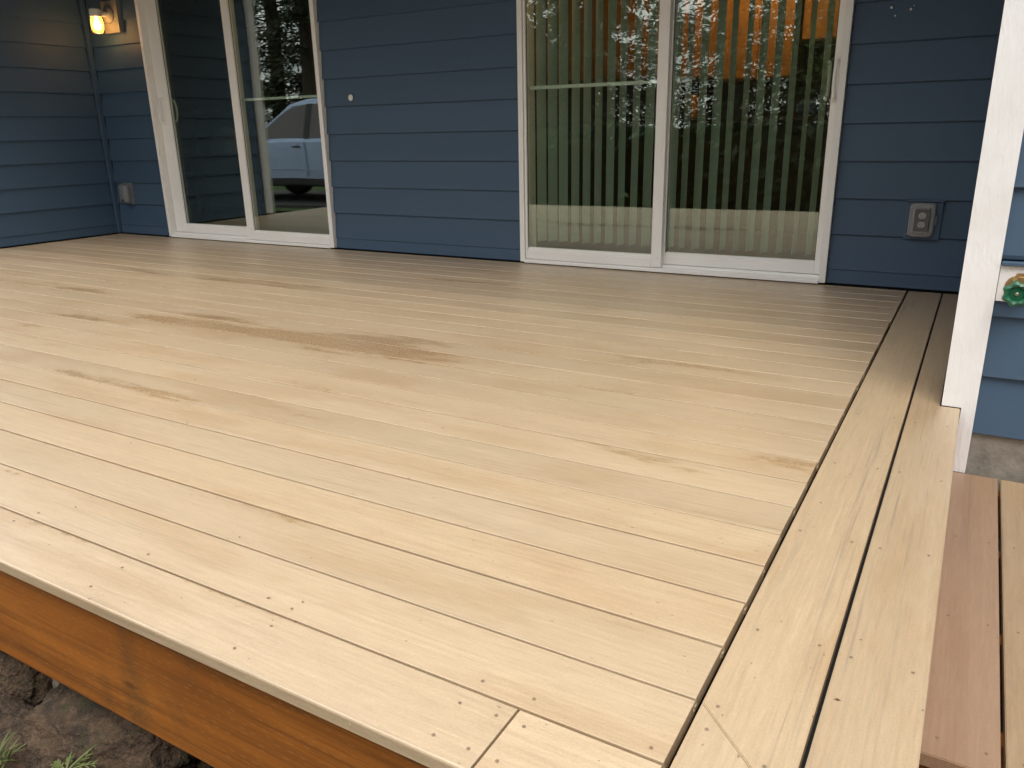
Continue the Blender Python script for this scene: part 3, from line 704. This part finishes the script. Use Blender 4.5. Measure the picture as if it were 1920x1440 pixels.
world_part('mounting_plate', MB().box(ox-0.064, ox+0.064, -0.012, 0.008, oz-0.092, oz+0.092), M['grey_plastic'], out2, bevel=0.003)
world_part('cover', shell(ox, oz, [(0.112, 0.165, 0.020, -0.0125), (0.110, 0.163, 0.022, -0.045), (0.096, 0.148, 0.022, -0.062), (0.070, 0.110, 0.016, -0.070)]), M['grey_plastic'], out2, smooth=True)
for k in range(4): world_part('rib', MB().box(ox+0.0565, ox+0.061, -0.05, -0.015, oz-0.05+k*0.03, oz-0.038+k*0.03), M['grey_plastic'], out2)
world_part('latch', MB().box(ox-0.01, ox+0.01, -0.074, -0.0705, oz-0.065, oz-0.045), M['outlet_dark'], out2)

# garden tap
tx, tz = 0.384, 0.372; ty = YW-0.012
tap = thing('garden_tap', (tx, ty, tz), 'brass garden tap with green wheel handle on the white block', 'tap')
TP = lambda n, mb, mat, **k: world_part(n, mb, mat, tap, **k)
TP('flange', MB().lathe([(0.0, 0.0), (0.030, 0.0), (0.031, 0.005), (0.016, 0.009), (0.0, 0.009)], 18, (tx, ty, tz+0.006), RX), M['brass'], smooth=True)
TP('body', MB().tube([(tx, ty-0.008, tz+0.006), (tx, ty-0.030, tz+0.008), (tx, ty-0.046, tz+0.006)], [0.016, 0.017, 0.014], 14), M['brass'], smooth=True)
TP('spout', MB().tube([(tx, ty-0.030, tz+0.002), (tx, ty-0.040, tz-0.02), (tx, ty-0.044, tz-0.035)], [0.013, 0.013, 0.015], 12), M['brass'], smooth=True)
TP('vacuum_breaker', MB().lathe([(0.0, 0.0), (0.017, 0.0), (0.017, 0.016), (0.013, 0.018), (0.013, 0.024), (0.0, 0.026)], 6, (tx+0.004, ty-0.030, tz+0.022)), M['brass'])
wh = MB(); n = 42; vs = []; fs = []
secs = [(0.019, -0.004), (0.020, -0.012), (0.026, -0.016), (0.033, -0.012), (0.035, -0.005), (0.033, 0.0), (0.022, 0.001)]
for i in range(n):
    a = 2*math.pi*i/n
    for q, (r, y) in enumerate(secs):
        rr = r*(1+(0.10*math.cos(7*a) if r > 0.021 else 0)); vs.append((tx+rr*math.cos(a), ty-0.052+y, tz-0.006+rr*math.sin(a)))
m_ = len(secs)
for i in range(n):
    j = (i+1) % n
    for k in range(m_): fs.append((i*m_+k, j*m_+k, j*m_+(k+1) % m_, i*m_+(k+1) % m_))
wh.add(vs, fs)
wh.lathe([(0.0, 0.006), (0.0205, 0.005), (0.0205, 0.002), (0.0, 0.001)], 20, (tx, ty-0.052, tz-0.006), RX)
whl = TP('wheel_handle', wh, M['green_paint'], smooth=True)
world_part('stem_screw', MB().lathe([(0.0, 0.0065), (0.005, 0.0065), (0.005, 0.010), (0.003, 0.0115), (0.0, 0.0115)], 12, (tx, ty-0.052, tz-0.006), RX), M['steel'], whl, smooth=True)

# ------------------------------------------------------------------ blinds and rooms
bl = thing('vertical_blind', (-1.35, 0.17, 2.10), 'pale vertical slat blind hanging behind the sliding door panes', 'blind')
world_part('head_rail', MB().box(-2.27, -0.42, 0.15, 0.19, 2.03, 2.075), M['vinyl'], bl, bevel=0.003)
nseg = 6; prof = []
for i in range(nseg+1):
    u = (i/nseg-0.5); prof.append((u*0.089, 0.006*(1-4*u*u)))
prof2 = prof+[(a, b+0.0009) for a, b in reversed(prof)]
slat_me = MB().prism(prof2, 0.125, 2.02, 'z').mesh('slat', True)
x = -2.235; i = 0
while x < -0.44:
    ang = R(79+random.uniform(-7, 7))
    obj('slat', slat_me, M['slat'], bl, Vector((x, 0.175, random.uniform(-.003, .003)))-Vector((bl.location.x, bl.location.y, bl.location.z)), (random.uniform(-.003, .003), random.uniform(-.003, .003), ang))
    x += 0.0815+random.uniform(-.005, .005); i += 1

def cabinet(x0, x1, y0, y1, z0, z1, lab, nd=2, mat='cabinet'):
    c = thing('kitchen_cabinet', ((x0+x1)/2, y1, z0), lab, 'cabinet', 'cabinets on the kitchen wall')
    world_part('carcass', MB().box(x0, x1, y0, y1, z0, z1), M[mat], c, bevel=0.002)
    w = (x1-x0)/nd
    for k in range(nd):
        a, b = x0+w*k+0.006, x0+w*(k+1)-0.006
        d = world_part('door', MB().box(a, b, y0-0.012, y0-0.0005, z0+0.02, z1-0.02), M[mat], c, bevel=0.002)
        fr = MB().box(a, a+0.055, y0-0.022, y0-0.0125, z0+0.02, z1-0.02).box(b-0.055, b, y0-0.022, y0-0.0125, z0+0.02, z1-0.02)
        fr.box(a+0.0555, b-0.0555, y0-0.021, y0-0.0125, z0+0.02, z0+0.075).box(a+0.0555, b-0.0555, y0-0.021, y0-0.0125, z1-0.075, z1-0.02)
        world_part('door_frame', fr, M[mat], d)
cabinet(-3.60, -2.35, 2.60, 2.945, 1.25, 2.35, 'honey oak wall cabinet behind the fixed pane of the blinds door')
cabinet(-2.33, -1.80, 2.60, 2.945, 1.22, 2.35, 'narrow honey oak wall cabinet between two wider ones', 1)
cabinet(-1.79, -1.17, 2.55, 2.945, 1.19, 2.35, 'lamplit honey oak wall cabinet seen between the blind slats')
cabinet(-1.16, -0.40, 2.60, 2.945, 1.46, 2.35, 'short honey oak wall cabinet behind the door handle end of the blinds')
ct = thing('kitchen_counter', (-2.0, 2.9, -0.02), 'dark kitchen counter below the honey oak wall cabinets', 'counter')
world_part('base_cabinet', MB().box(-3.6, -0.40, 2.36, 2.945, -0.018, 0.86), M['counter'], ct)
world_part('worktop', MB().box(-3.62, -0.38, 2.32, 2.946, 0.861, 0.90), M['counter'], ct, bevel=0.004)
jar = thing('canister', (-2.05, 2.6, 0.901), 'orange canister on the dark kitchen counter', 'canister')
world_part('body', MB().lathe([(0.0, 0.901), (0.06, 0.901), (0.065, 0.92), (0.065, 1.08), (0.05, 1.10), (0.0, 1.10)], 18, (-2.05, 2.6, 0)), M['cabinet'], jar, smooth=True)
world_part('lid', MB().lathe([(0.0, 1.101), (0.055, 1.101), (0.055, 1.125), (0.015, 1.13), (0.015, 1.15), (0.0, 1.155)], 18, (-2.05, 2.6, 0)), M['outlet_dark'], jar, smooth=True)
bag = thing('patterned_bag', (-1.02, 2.5, 0.901), 'blue patterned bag on the kitchen counter', 'bag')
def bag_mat():
    t = NT('blue_pattern'); v = t.new('ShaderNodeTexVoronoi'); t.set(v.inputs['Vector'], t.objvec()); v.inputs['Scale'].default_value = 26
    return t.fin(t.mix(t.ramp(v.outputs['Distance'], 0.3, 0.45), c4(0.25, 0.35, 0.55), c4(0.03, 0.06, 0.2)), 0.7)
world_part('body', MB().lathe([(0.0, 0.901), (0.10, 0.901), (0.12, 0.94), (0.11, 0.99), (0.06, 1.02), (0.0, 1.02)], 14, (-1.02, 2.5, 0)), bag_mat(), bag, smooth=True)
world_part('handle', MB().tube([(-1.07, 2.5, 1.01), (-1.06, 2.5, 1.07), (-1.02, 2.5, 1.09), (-0.98, 2.5, 1.07), (-0.97, 2.5, 1.01)], 0.008), M['dark_fabric'], bag, smooth=True)
kl = thing('ceiling_light', (-1.45, 1.9, 2.44), 'lit warm ceiling light in the kitchen', 'ceiling light')
world_part('base', MB().lathe([(0.0, 2.475), (0.16, 2.475), (0.16, 2.445), (0.0, 2.445)], 24, (-1.45, 1.9, 0)), M['lamp_white'], kl, smooth=True)
world_part('diffuser', MB().lathe([(0.15, 2.4445), (0.14, 2.40), (0.08, 2.365), (0.0, 2.355)], 24, (-1.45, 1.9, 0)), M['room_bulb'], kl, smooth=True)
kp = bpy.data.lights.new('kitchen_glow', 'POINT'); kp.energy = 9; kp.color = (1.0, 0.60, 0.28); kp.shadow_soft_size = 0.1
kpo = bpy.data.objects.new('kitchen_glow', kp); C.objects.link(kpo); kpo.parent = kl; kpo.location = Vector((-1.45, 1.9, 2.25))-Vector(kl.location)
# armchair in the left-hand room
ac = thing('armchair', (-7.15, 1.5, -0.02), 'dark armchair with a pale cushion behind the left glass door', 'armchair')
AP = lambda n, mb, mat, **k: world_part(n, mb, mat, ac, **k)
AP('seat', MB().box(-7.55, -6.85, 1.1, 1.8, 0.25, 0.46), M['dark_fabric'], bevel=0.04)
AP('backrest', MB().box(-7.60, -6.80, 1.805, 2.0, 0.15, 1.12), M['dark_fabric'], bevel=0.05)
for a, b in ((-7.72, -7.555), (-6.845, -6.68)): AP('armrest', MB().box(a, b, 1.1, 1.9, 0.10, 0.66), M['dark_fabric'], bevel=0.04)
for a in (-7.64, -6.76):
    for b in (1.18, 1.86): AP('leg', MB().box(a-0.025, a+0.025, b-0.025, b+0.025, -0.018, 0.10), M['bark'])
cu = thing('cushion', (-7.0, 1.7, 0.461), 'pale cushion leaning on the dark armchair backrest', 'cushion')
cm = MB().lathe([(0.0, 0.07), (0.12, 0.065), (0.22, 0.03), (0.24, 0.0), (0.22, -0.03), (0.12, -0.065), (0.0, -0.07)], 20, (-7.0, 1.71, 0.70), Matrix.Rotation(R(78), 3, 'X'))
world_part('cover', cm, M['pale_fabric'], cu, smooth=True)

# ------------------------------------------------------------------ stones and weeds under the front joist
def boulder(name, cx, cy, cz, rx, ry, rz, seed, label, rot=0.0, sub=6, amp=0.22, mat=None):
    bm = bmesh.new(); bmesh.ops.create_icosphere(bm, subdivisions=sub, radius=1.0)
    o = Vector((seed*13.1, seed*7.7, seed*3.3))
    for v in bm.verts:
        d = v.co.normalized()
        n1 = mnoise.noise(d*1.1+o); n2 = mnoise.noise(d*2.6+o*2); n3 = mnoise.noise(d*6+o); n4 = mnoise.noise(d*15+o); n5 = mnoise.noise(d*34+o)
        s = 1+amp*n1+amp*0.6*n2+amp*0.30*n3+0.050*n4+0.028*n5
        q = d*s; q = Vector([math.copysign(abs(c)**0.82, c) for c in q])
        v.co = Vector((q.x*rx, q.y*ry, q.z*rz))
    me = bpy.data.meshes.new(name); bm.to_mesh(me); bm.free()
    me.polygons.foreach_set('use_smooth', [True]*len(me.polygons))
    return obj(name, me, mat or M['rock'], None, (cx, cy, cz), (0, 0, rot), label, 'boulder', 'stones along the deck front')
boulder('boulder', -1.275, -3.700, -0.475, 0.21, 0.125, 0.110, 2, 'large rounded brown boulder under the deck joist, behind the weed', 0.35)
boulder('boulder', -1.520, -3.830, -0.535, 0.21, 0.12, 0.080, 5, 'flat pale stone beside the grass tuft', 0.1)
boulder('boulder', -1.010, -3.790, -0.535, 0.23, 0.13, 0.085, 9, 'low brown stone lying beside the weed, under the joist', 0.5)
boulder('boulder', -1.74, -3.66, -0.485, 0.15, 0.10, 0.085, 12, 'dark mossy stone against the concrete footing', 0.2)
boulder('boulder', -1.28, -3.990, -0.555, 0.20, 0.12, 0.075, 15, 'half-buried stone in front of the weed', -0.2)
boulder('boulder', -0.60, -3.86, -0.545, 0.18, 0.13, 0.08, 19, 'small half-buried stone below the joist butt joint', 0.4)
boulder('boulder', -2.10, -3.80, -0.52, 0.24, 0.16, 0.10, 23, 'broad stone beyond the flat pale stone', 0.0)
ft = thing('concrete_footing', (-1.60, -3.52, -0.62), 'rough grey concrete footing behind the boulder', 'footing')
fb = MB().box(-1.72, -1.42, -3.66, -3.36, -0.62, -0.375)
world_part('pier', fb, M['concrete'], ft, bevel=0.015)
def pebbles():
    m = MB()
    for i in range(2600):
        x = random.uniform(-2.3, -0.3); y = random.uniform(-4.15, -3.55); s = random.uniform(.004, .016)
        z = terrain(x, y)+s*0.25; vs = []
        for a in range(6):
            vs.append((x+s*random.uniform(.7, 1.1)*math.cos(a*1.047), y+s*random.uniform(.7, 1.1)*math.sin(a*1.047), z+random.uniform(-.2, .2)*s))
        vs += [(x, y, z+s*.6), (x, y, z-s*.5)]
        m.add(vs, [(a, (a+1) % 6, 6) for a in range(6)]+[((a+1) % 6, a, 7) for a in range(6)])
    return m
obj('gravel', pebbles().mesh('gravel', True), M['rock'], kind='stuff', label='loose gravel and soil crumbs between the boulders', cat='gravel')
def blade(m, o, az, L, w, lift, droop, n=5):
    o = Vector(o); pts = []
    for i in range(n+1):
        t = i/n; r = L*t; z = L*(lift*t-droop*t*t)
        ww = w*(0.35+1.5*t-1.75*t*t) if i < n else 0.0004
        c = o+Vector((math.cos(az)*r, math.sin(az)*r, z)); s = Vector((-math.sin(az), math.cos(az), 0))*ww
        pts += [c-s, c+Vector((0, 0, -ww*0.3)), c+s]
    m.add(pts, [(i*3+k, i*3+k+1, i*3+k+4, i*3+k+3) for i in range(n) for k in (0, 1)])
def weed(x, y, z, n, L, label, group=None, thin=False):
    t = thing('weed_plant' if not thin else 'grass_tuft', (x, y, z), label, 'weed' if not thin else 'grass tuft', group)
    for i in range(n):
        m = MB()
        az = 2*math.pi*i/n*1.0+random.uniform(-.3, .3); l = L*random.uniform(.6, 1.1)
        if thin:
            blade(m, (x+random.uniform(-.015, .015), y+random.uniform(-.015, .015), z), az, l, 0.003, random.uniform(.6, 1.6), random.uniform(.3, .8))
        else:
            blade(m, (x, y, z), az, l, 0.0032, random.uniform(.25, .55), random.uniform(.15, .45))
            for k in range(3):     # side lobes
                tt = .4+.2*k*random.uniform(.8, 1.1); px = x+math.cos(az)*l*tt; py = y+math.sin(az)*l*tt; pz = z+l*(.4*tt-.3*tt*tt)
                for sg in (-1, 1): blade(m, (px, py, pz), az+sg*random.uniform(.5, .9), l*.24, 0.003, .4, .3, 3)
        world_part('leaf' if not thin else 'blade', m, M['weed'], t, smooth=True)
weed(-1.215, -3.845, -0.425, 15, 0.062, 'green rosette weed growing between the boulder and the front stone')
weed(-1.385, -3.895, -0.445, 34, 0.065, 'small tuft of bright green grass on the flat stone', None, True)
weed(-1.40, -3.74, -0.40, 14, 0.035, 'tiny sprig of grass beside the boulder', None, True)

# ------------------------------------------------------------------ garden behind the viewer, seen in the door glass, plus conifers added for shade
def conifer_meshes(seed, H, spread, low, nwh):
    rnd = random.Random(seed); tr = MB(); cr = MB()
    tr.tube([(0, 0, -0.2), (0.03*H*rnd.uniform(-.3, .3), 0, H*0.35), (0, 0.01*H, H*0.7), (0, 0, H)], [H*0.022, H*0.017, H*0.009, 0.02], 9)
    for w in range(nwh):
        z = low+(H-low)*(w/nwh)**0.9; L = spread*(1-(w/nwh))**0.75+0.25
        for b in range(rnd.randint(4, 6)):
            az = rnd.uniform(0, 6.28); l = L*rnd.uniform(.55, 1.15); zz = z+rnd.uniform(-.25, .25)
            pts = []
            for k in range(6):
                t = k/5; pts.append(Vector((math.cos(az)*l*t, math.sin(az)*l*t, zz+l*(0.18*t-0.42*t*t))))
            tr.tube(pts, [0.035*(1-k/5)+0.006 for k in range(6)], 4)
            ns = int(44*l)+8
            for q in range(ns):
                t = rnd.uniform(.12, 1.0); i = min(4, int(t*5)); p = pts[i].lerp(pts[i+1], t*5-i)
                p = p+Vector((rnd.gauss(0, .13), rnd.gauss(0, .13), rnd.gauss(-.05, .10)))
                d = Vector((math.cos(az+rnd.uniform(-1.2, 1.2)), math.sin(az+rnd.uniform(-1.2, 1.2)), rnd.uniform(-.7, .15))).normalized()
                s = d.cross(Vector((rnd.uniform(-.4, .4), rnd.uniform(-.4, .4), 1))).normalized()
                a = rnd.uniform(.18, .38); bw = rnd.uniform(.03, .065)
                cr.add([p, p+d*a*.5+s*bw, p+d*a, p+d*a*.5-s*bw], [(0, 1, 2, 3)])
    return tr, cr
def broad_meshes(seed, H, rad):
    rnd = random.Random(seed); tr = MB(); cr = MB()
    tr.tube([(0, 0, -.2), (.1, 0, H*.3), (0, .1, H*.6), (0.1, 0.1, H*.9)], [.16, .13, .09, .03], 9)
    cl = []
    for b in range(26):
        az = rnd.uniform(0, 6.28); z0 = H*rnd.uniform(.12, .8); l = rad*rnd.uniform(.5, 1.0)*(1.15-abs(z0/H-.45))
        e = Vector((math.cos(az)*l, math.sin(az)*l, z0+l*rnd.uniform(.1, .6)))
        m = Vector((math.cos(az)*l*.5, math.sin(az)*l*.5, z0+l*.25))
        tr.tube([(0, 0, z0), m, e], [.05, .03, .01], 5); cl += [(e, .55), (m, .45)]
    for c, r in cl:
        for q in range(90):
            p = c+Vector((rnd.gauss(0, r*.75), rnd.gauss(0, r*.75), rnd.gauss(0, r*.6)))
            d = Vector((rnd.uniform(-1, 1), rnd.uniform(-1, 1), rnd.uniform(-1, .4))).normalized(); s = d.orthogonal().normalized(); a = rnd.uniform(.10, .2)
            cr.add([p, p+d*a*.5+s*a*.3, p+d*a, p+d*a*.5-s*a*.3], [(0, 1, 2, 3)])
    return tr, cr
def quick(mb, name):
    me = bpy.data.meshes.new(name); me.from_pydata(mb.v, [], mb.f); me.update(); return me
kinds = []
for sd_, H, sp, lo, nw in ((1, 15, 3.6, 1.2, 30), (2, 18, 4.0, 2.6, 32), (3, 12, 3.2, 0.8, 26)):
    a, b = conifer_meshes(sd_, H, sp, lo, nw); kinds.append((quick(a, 'trunk'), quick(b, 'crown'), 'needle'))
for sd_, H, rd in ((11, 8, 3.4), (12, 6, 2.8)):
    a, b = broad_meshes(sd_, H, rd); kinds.append((quick(a, 'trunk'), quick(b, 'crown'), 'leaf'))
def tree(k, x, y, s, rz, label):
    far = y < -39
    t = thing('conifer_tree' if k < 3 else 'broadleaf_tree', (x, y, GZ), label, 'tree', ('trees in the far row, type %d' % k) if far else 'garden trees mirrored in the door glass', rz)
    t.scale = (s, s, s)
    obj('trunk', kinds[k][0], M['bark'], t); obj('crown', kinds[k][1], M[kinds[k][2]], t)
spots = [
 (1, -19.2, -16.0, 0.9, 0.3, 'tall bare-stemmed conifer behind the cab of the pickup'),
 (0, -23.8, -19.0, 1.0, 1.0, 'drooping dark conifer beside the pinkish neighbouring house'),
 (0, -16.2, -17.5, 1.0, 2.0, 'drooping dark conifer behind the tailgate of the pickup'),
 (0, -11.4, -20.5, 1.0, 3.0, 'drooping conifer on the lawn between the pickup and the low hedge'),
 (1, -8.2, -26.0, 1.0, 0.8, 'tall bare-stemmed conifer between a leafy tree and a dense conifer'),
 (0, -4.6, -20.0, 1.0, 4.0, 'drooping dark conifer beside the small leafy tree'),
 (1, 4.2, -24.0, 1.0, 5.0, 'tall bare-stemmed conifer standing apart from the leafy trees'),
 (3, -3.2, -27.0, 0.9, 1.4, 'broad leafy tree behind the small leafy tree'),
 (0, 10.0, -11.5, 1.0, 1.9, 'drooping dark conifer added out of view beyond the step to shade the alcove'),  # unseen, added to block right-front sky from the left alcove wall
 (2, 8.0, -15.5, 1.1, 0.9, 'short dense conifer added beside the broad leafy tree to shade the alcove'),  # added out of view to cut skylight entering from the right
 (0, -14.2, -25.0, 1.0, 2.3, 'drooping dark conifer behind the tailgate, far across the lawn'),
 (2, -9.8, -31.0, 1.2, 1.3, 'dense conifer just beyond the tall hedge'),
 (1, 14.0, -9.0, 1.0, 2.9, 'tall bare-stemmed conifer added beyond the right-hand house wing to shade the alcove'),  # extra tree beyond the frame, screens the alcove from side sky
 (4, -2.4, -19.0, 1.0, 2.2, 'small leafy tree between the two stemmed conifers'),
 (3, 8.5, -20.0, 1.0, 0.4, 'broad leafy tree facing the white corner board'),
 (2, -27.5, -26.0, 1.1, 2.5, 'short dense conifer against the neighbouring house wall')]
for i in range(15):
    if -15 < -40+4.0*i < -9: continue
    spots.append(((0, 3, 2)[i % 3], -40+4.0*i+random.uniform(-1, 1), -40-random.uniform(0, 5), (1.1, 1.7, 1.3)[i % 3], i*1.3, ('drooping conifer in the far tree row', 'broad leafy tree in the far tree row', 'dense conifer in the far tree row')[i % 3]))
for k, x, y, s, rz, lb in spots: tree(k, x, y, s, rz, lb)

# hedges: a tall one along the far side of the lawn, a low dark row of shrubs nearer
def hedge(x0, x1, y, H, n, mat, label, seed, thick):
    hg = thing('hedge', ((x0+x1)/2, y, GZ), label, 'hedge')
    hm = MB(); hs = MB(); rh = random.Random(seed)
    for i in range(n):
        x = rh.uniform(x0, x1); hh = H*(1+.2*mnoise.noise(Vector((x*0.5, seed, 0)))+.10*mnoise.noise(Vector((x*2.1, seed+3, 0))))
        p = Vector((x, y+rh.gauss(0, thick), GZ+hh*rh.uniform(0, 1)**0.8))
        d = Vector((rh.uniform(-1, 1), rh.uniform(-1, 1), rh.uniform(-.6, 1))).normalized(); q = d.orthogonal().normalized(); a = rh.uniform(.10, .26)
        hm.add([p, p+d*a*.5+q*a*.35, p+d*a, p+d*a*.5-q*a*.35], [(0, 1, 2, 3)])
    k = int((x1-x0)/0.8)
    for i in range(k+1):
        x = x0+(x1-x0)*i/k; hs.tube([(x, y, GZ-.1), (x+rh.uniform(-.2, .2), y, GZ+H*.85)], [.035, .012], 5)
    obj('foliage', quick(hm, 'foliage'), M[mat], hg, -Vector(hg.location)); world_part('stems', hs, M['bark'], hg, kind='stuff')
hedge(-42, 22, -29, 2.3, 10000, 'leaf', 'tall green hedge along the far side of the lawn', 5, .45)
hedge(-7.5, 3.0, -9.0, 1.30, 16000, 'needle', 'low dark evergreen hedge beside the tailgate of the pickup', 8, .35)

# parked pickup
car = thing('pickup_truck', (-10.4, -7.9, GZ+0.10), 'silver blue pickup truck parked on the driveway, mirrored in the door glass', 'pickup')
CG = GZ+0.10; CYN = -7.0; CW = 1.9     # near side plane, width
cmx = CYN-CW/2
CX0, CX1 = -13.2, -7.55
wx = (-12.25, -8.75); WR = 0.40
def arch(cx, r, n=10): return [(cx+r*math.cos(R(180-180*i/n)), WR+r*math.sin(R(180-180*i/n))) for i in range(n+1)]
prof = [(CX0+0.05, 0.42)]+arch(wx[0], 0.50)+[(wx[0]+0.5, 0.42)]+[(wx[1]-0.5, 0.42)]+arch(wx[1], 0.50)+[(CX1-0.02, 0.50), (CX1, 1.10), (CX1-0.03, 1.20), (-9.35, 1.20), (-11.75, 1.18), (-12.9, 1.12), (CX0+0.02, 0.98), (CX0, 0.70)]
body = MB()
secs = [(-CW/2, 0.0, 0.96), (-CW/2+0.05, 0.0, 1.0), (0, 0.0, 1.0), (CW/2-0.05, 0, 1.0), (CW/2, 0, 0.96)]
vs = []; n = len(prof)
for sy, _, sc_ in secs:
    for (x, z) in prof: vs.append((x, cmx+sy, CG+z*(sc_ if z > 1.0 else 1)))
fs = [(i*n+k, i*n+(k+1) % n, (i+1)*n+(k+1) % n, (i+1)*n+k) for i in range(len(secs)-1) for k in range(n)]
fs += [tuple(range(n)), tuple(range(4*n, 5*n))]
body.add(vs, fs)
VP = lambda n_, mb, mat, parent=car, **k: world_part(n_, mb, mat, parent, **k)
VP('body', body, M['car_paint'])
cab = MB(); cp = [(-11.85, 1.16, .90), (-9.38, 1.16, .90), (-9.55, 1.86, .72), (-9.75, 1.93, .70), (-10.30, 1.92, .70), (-10.75, 1.84, .71)]
vs = [(x, cmx-w, CG+z) for x, z, w in cp]+[(x, cmx+w, CG+z) for x, z, w in cp]; n = 6
cab.add(vs, [(k, (k+1) % n, (k+1) % n+n, k+n) for k in range(n)]+[tuple(range(n)), tuple(range(n, 2*n))])
VP('cab', cab, M['car_paint'], bevel=0.03)
def sidew(z): return 0.90-(0.90-0.715)*(z-1.16)/(1.86-1.16)
def win(pts, mat, sgn, d=0.012):
    m = MB(); a = [(x, cmx+sgn*(sidew(z)+d), CG+z) for x, z in pts]; b = [(x, cmx+sgn*(sidew(z)-0.01), CG+z) for x, z in pts]; n = len(pts)
    m.add(a+b, [tuple(range(n)), tuple(range(n, 2*n))]+[(k, (k+1) % n, (k+1) % n+n, k+n) for k in range(n)]); return m
for sg in (-1, 1):
    VP('side_window', win([(-11.62, 1.22), (-10.27, 1.22), (-10.27, 1.82), (-10.62, 1.80), (-10.95, 1.66)], None, sg), M['car_glass'])
    VP('side_window', win([(-10.13, 1.22), (-9.48, 1.22), (-9.62, 1.78), (-9.8, 1.82), (-10.13, 1.82)], None, sg), M['car_glass'])
    VP('door_pillar', win([(-10.26, 1.21), (-10.14, 1.21), (-10.14, 1.83), (-10.26, 1.83)], None, sg, 0.016), M['car_black'])
    y0 = cmx+sg*(CW/2+0.004)
    for xh in (-10.42, -9.55):
        VP('door_handle', MB().tube([(xh-0.10, y0, CG+1.05), (xh-0.08, y0+sg*0.035, CG+1.055), (xh+0.08, y0+sg*0.035, CG+1.055), (xh+0.10, y0, CG+1.05)], 0.015), M['car_black'], smooth=True)
    VP('rocker_panel', MB().box(wx[0]+0.52, wx[1]-0.52, y0-0.03, y0+0.02, CG+0.33, CG+0.46), M['car_black'], bevel=0.01)
    for xs_ in (-11.72, -10.20, -9.36): VP('door_seam', MB().box(xs_-0.008, xs_+0.008, y0-0.006, y0+0.002, CG+0.50, CG+1.15), M['car_black'])
    VP('crease_strip', MB().box(wx[0]+0.55, wx[1]-0.55, y0-0.006, y0+0.008, CG+0.62, CG+0.645), M['car_paint'], bevel=0.003)
    VP('wing_mirror', MB().box(-11.66, -11.50, min(y0-sg*0.03, y0+sg*0.20), max(y0-sg*0.03, y0+sg*0.20), CG+1.22, CG+1.40), M['car_black'], bevel=0.04)
    VP('headlight', MB().box(CX0-0.01, CX0+0.12, min(cmx+sg*0.6, cmx+sg*0.9), max(cmx+sg*0.6, cmx+sg*0.9), CG+0.76, CG+0.94), M['head_glass'], bevel=0.02)
    for xw in wx:
        Mx = Matrix.Rotation(R(-90)*sg, 3, 'X'); yb = cmx+sg*(CW/2-0.24)
        w_ = VP('wheel', MB().lathe([(0.24, 0.02), (0.36, 0.0), (0.40, 0.04), (0.40, 0.20), (0.36, 0.24), (0.25, 0.225)], 28, (xw, yb, CG+WR), Mx), M['tyre'], smooth=True)
        VP('rim', MB().lathe([(0.0, 0.19), (0.06, 0.20), (0.08, 0.17), (0.20, 0.19), (0.245, 0.215), (0.245, 0.03), (0.0, 0.03)], 28, (xw, yb, CG+WR), Mx), M['rim'], w_, smooth=True)
VP('bumper', MB().box(CX0-0.10, CX0+0.04, cmx-0.93, cmx+0.93, CG+0.42, CG+0.66), M['car_black'], bevel=0.03)
VP('bumper', MB().box(CX1-0.02, CX1+0.12, cmx-0.93, cmx+0.93, CG+0.46, CG+0.64), M['car_black'], bevel=0.03)
VP('chassis', MB().box(CX0+0.2, CX1-0.1, cmx-0.6, cmx+0.6, CG+0.28, CG+0.50), M['car_black'])
# neighbouring house beyond the trees
nb = thing('neighbour_house', (-22, -27, GZ), 'pinkish grey neighbouring house beyond the pickup', 'house')
world_part('wall', MB().box(-27, -17, -30, -24, GZ-0.1, 3.0), M['neighbour'], nb)
world_part('roof', MB().prism([(-30.4, 2.9), (-23.6, 2.9), (-27, 4.9)], -27.4, -16.6, 'x'), M['shingle'], nb)
for x in (-24.5, -20.0):
    w_ = world_part('window', MB().box(x-0.6, x+0.6, -24.0, -23.94, 0.6, 1.8), M['trim'], nb)
    world_part('pane', MB().box(x-0.52, x+0.52, -23.9395, -23.93, 0.68, 1.72), M['car_glass'], w_)

car.location.x -= 0.75

# specks of leaf litter and grit on the boards
gr = MB(); rg_ = random.Random(31)
for i in range(90):
    x = rg_.uniform(-5.5, 0.2); y = rg_.uniform(-3.75, -0.15); a = rg_.uniform(0, 6.28); l = rg_.uniform(.002, .0055); w = l*rg_.uniform(.25, .6)
    c_, s_ = math.cos(a), math.sin(a)
    gr.add([(x-c_*l, y-s_*l, .0012), (x+s_*w, y-c_*w, .0022), (x+c_*l, y+s_*l, .0012), (x-s_*w, y+c_*w, .0024)], [(0, 1, 2, 3)])
obj('grit', gr.mesh('grit'), plain('leaf_litter', (0.10, 0.06, 0.03), 0.9), kind='stuff', label='dark specks of grit and leaf litter on the deck boards', cat='grit')
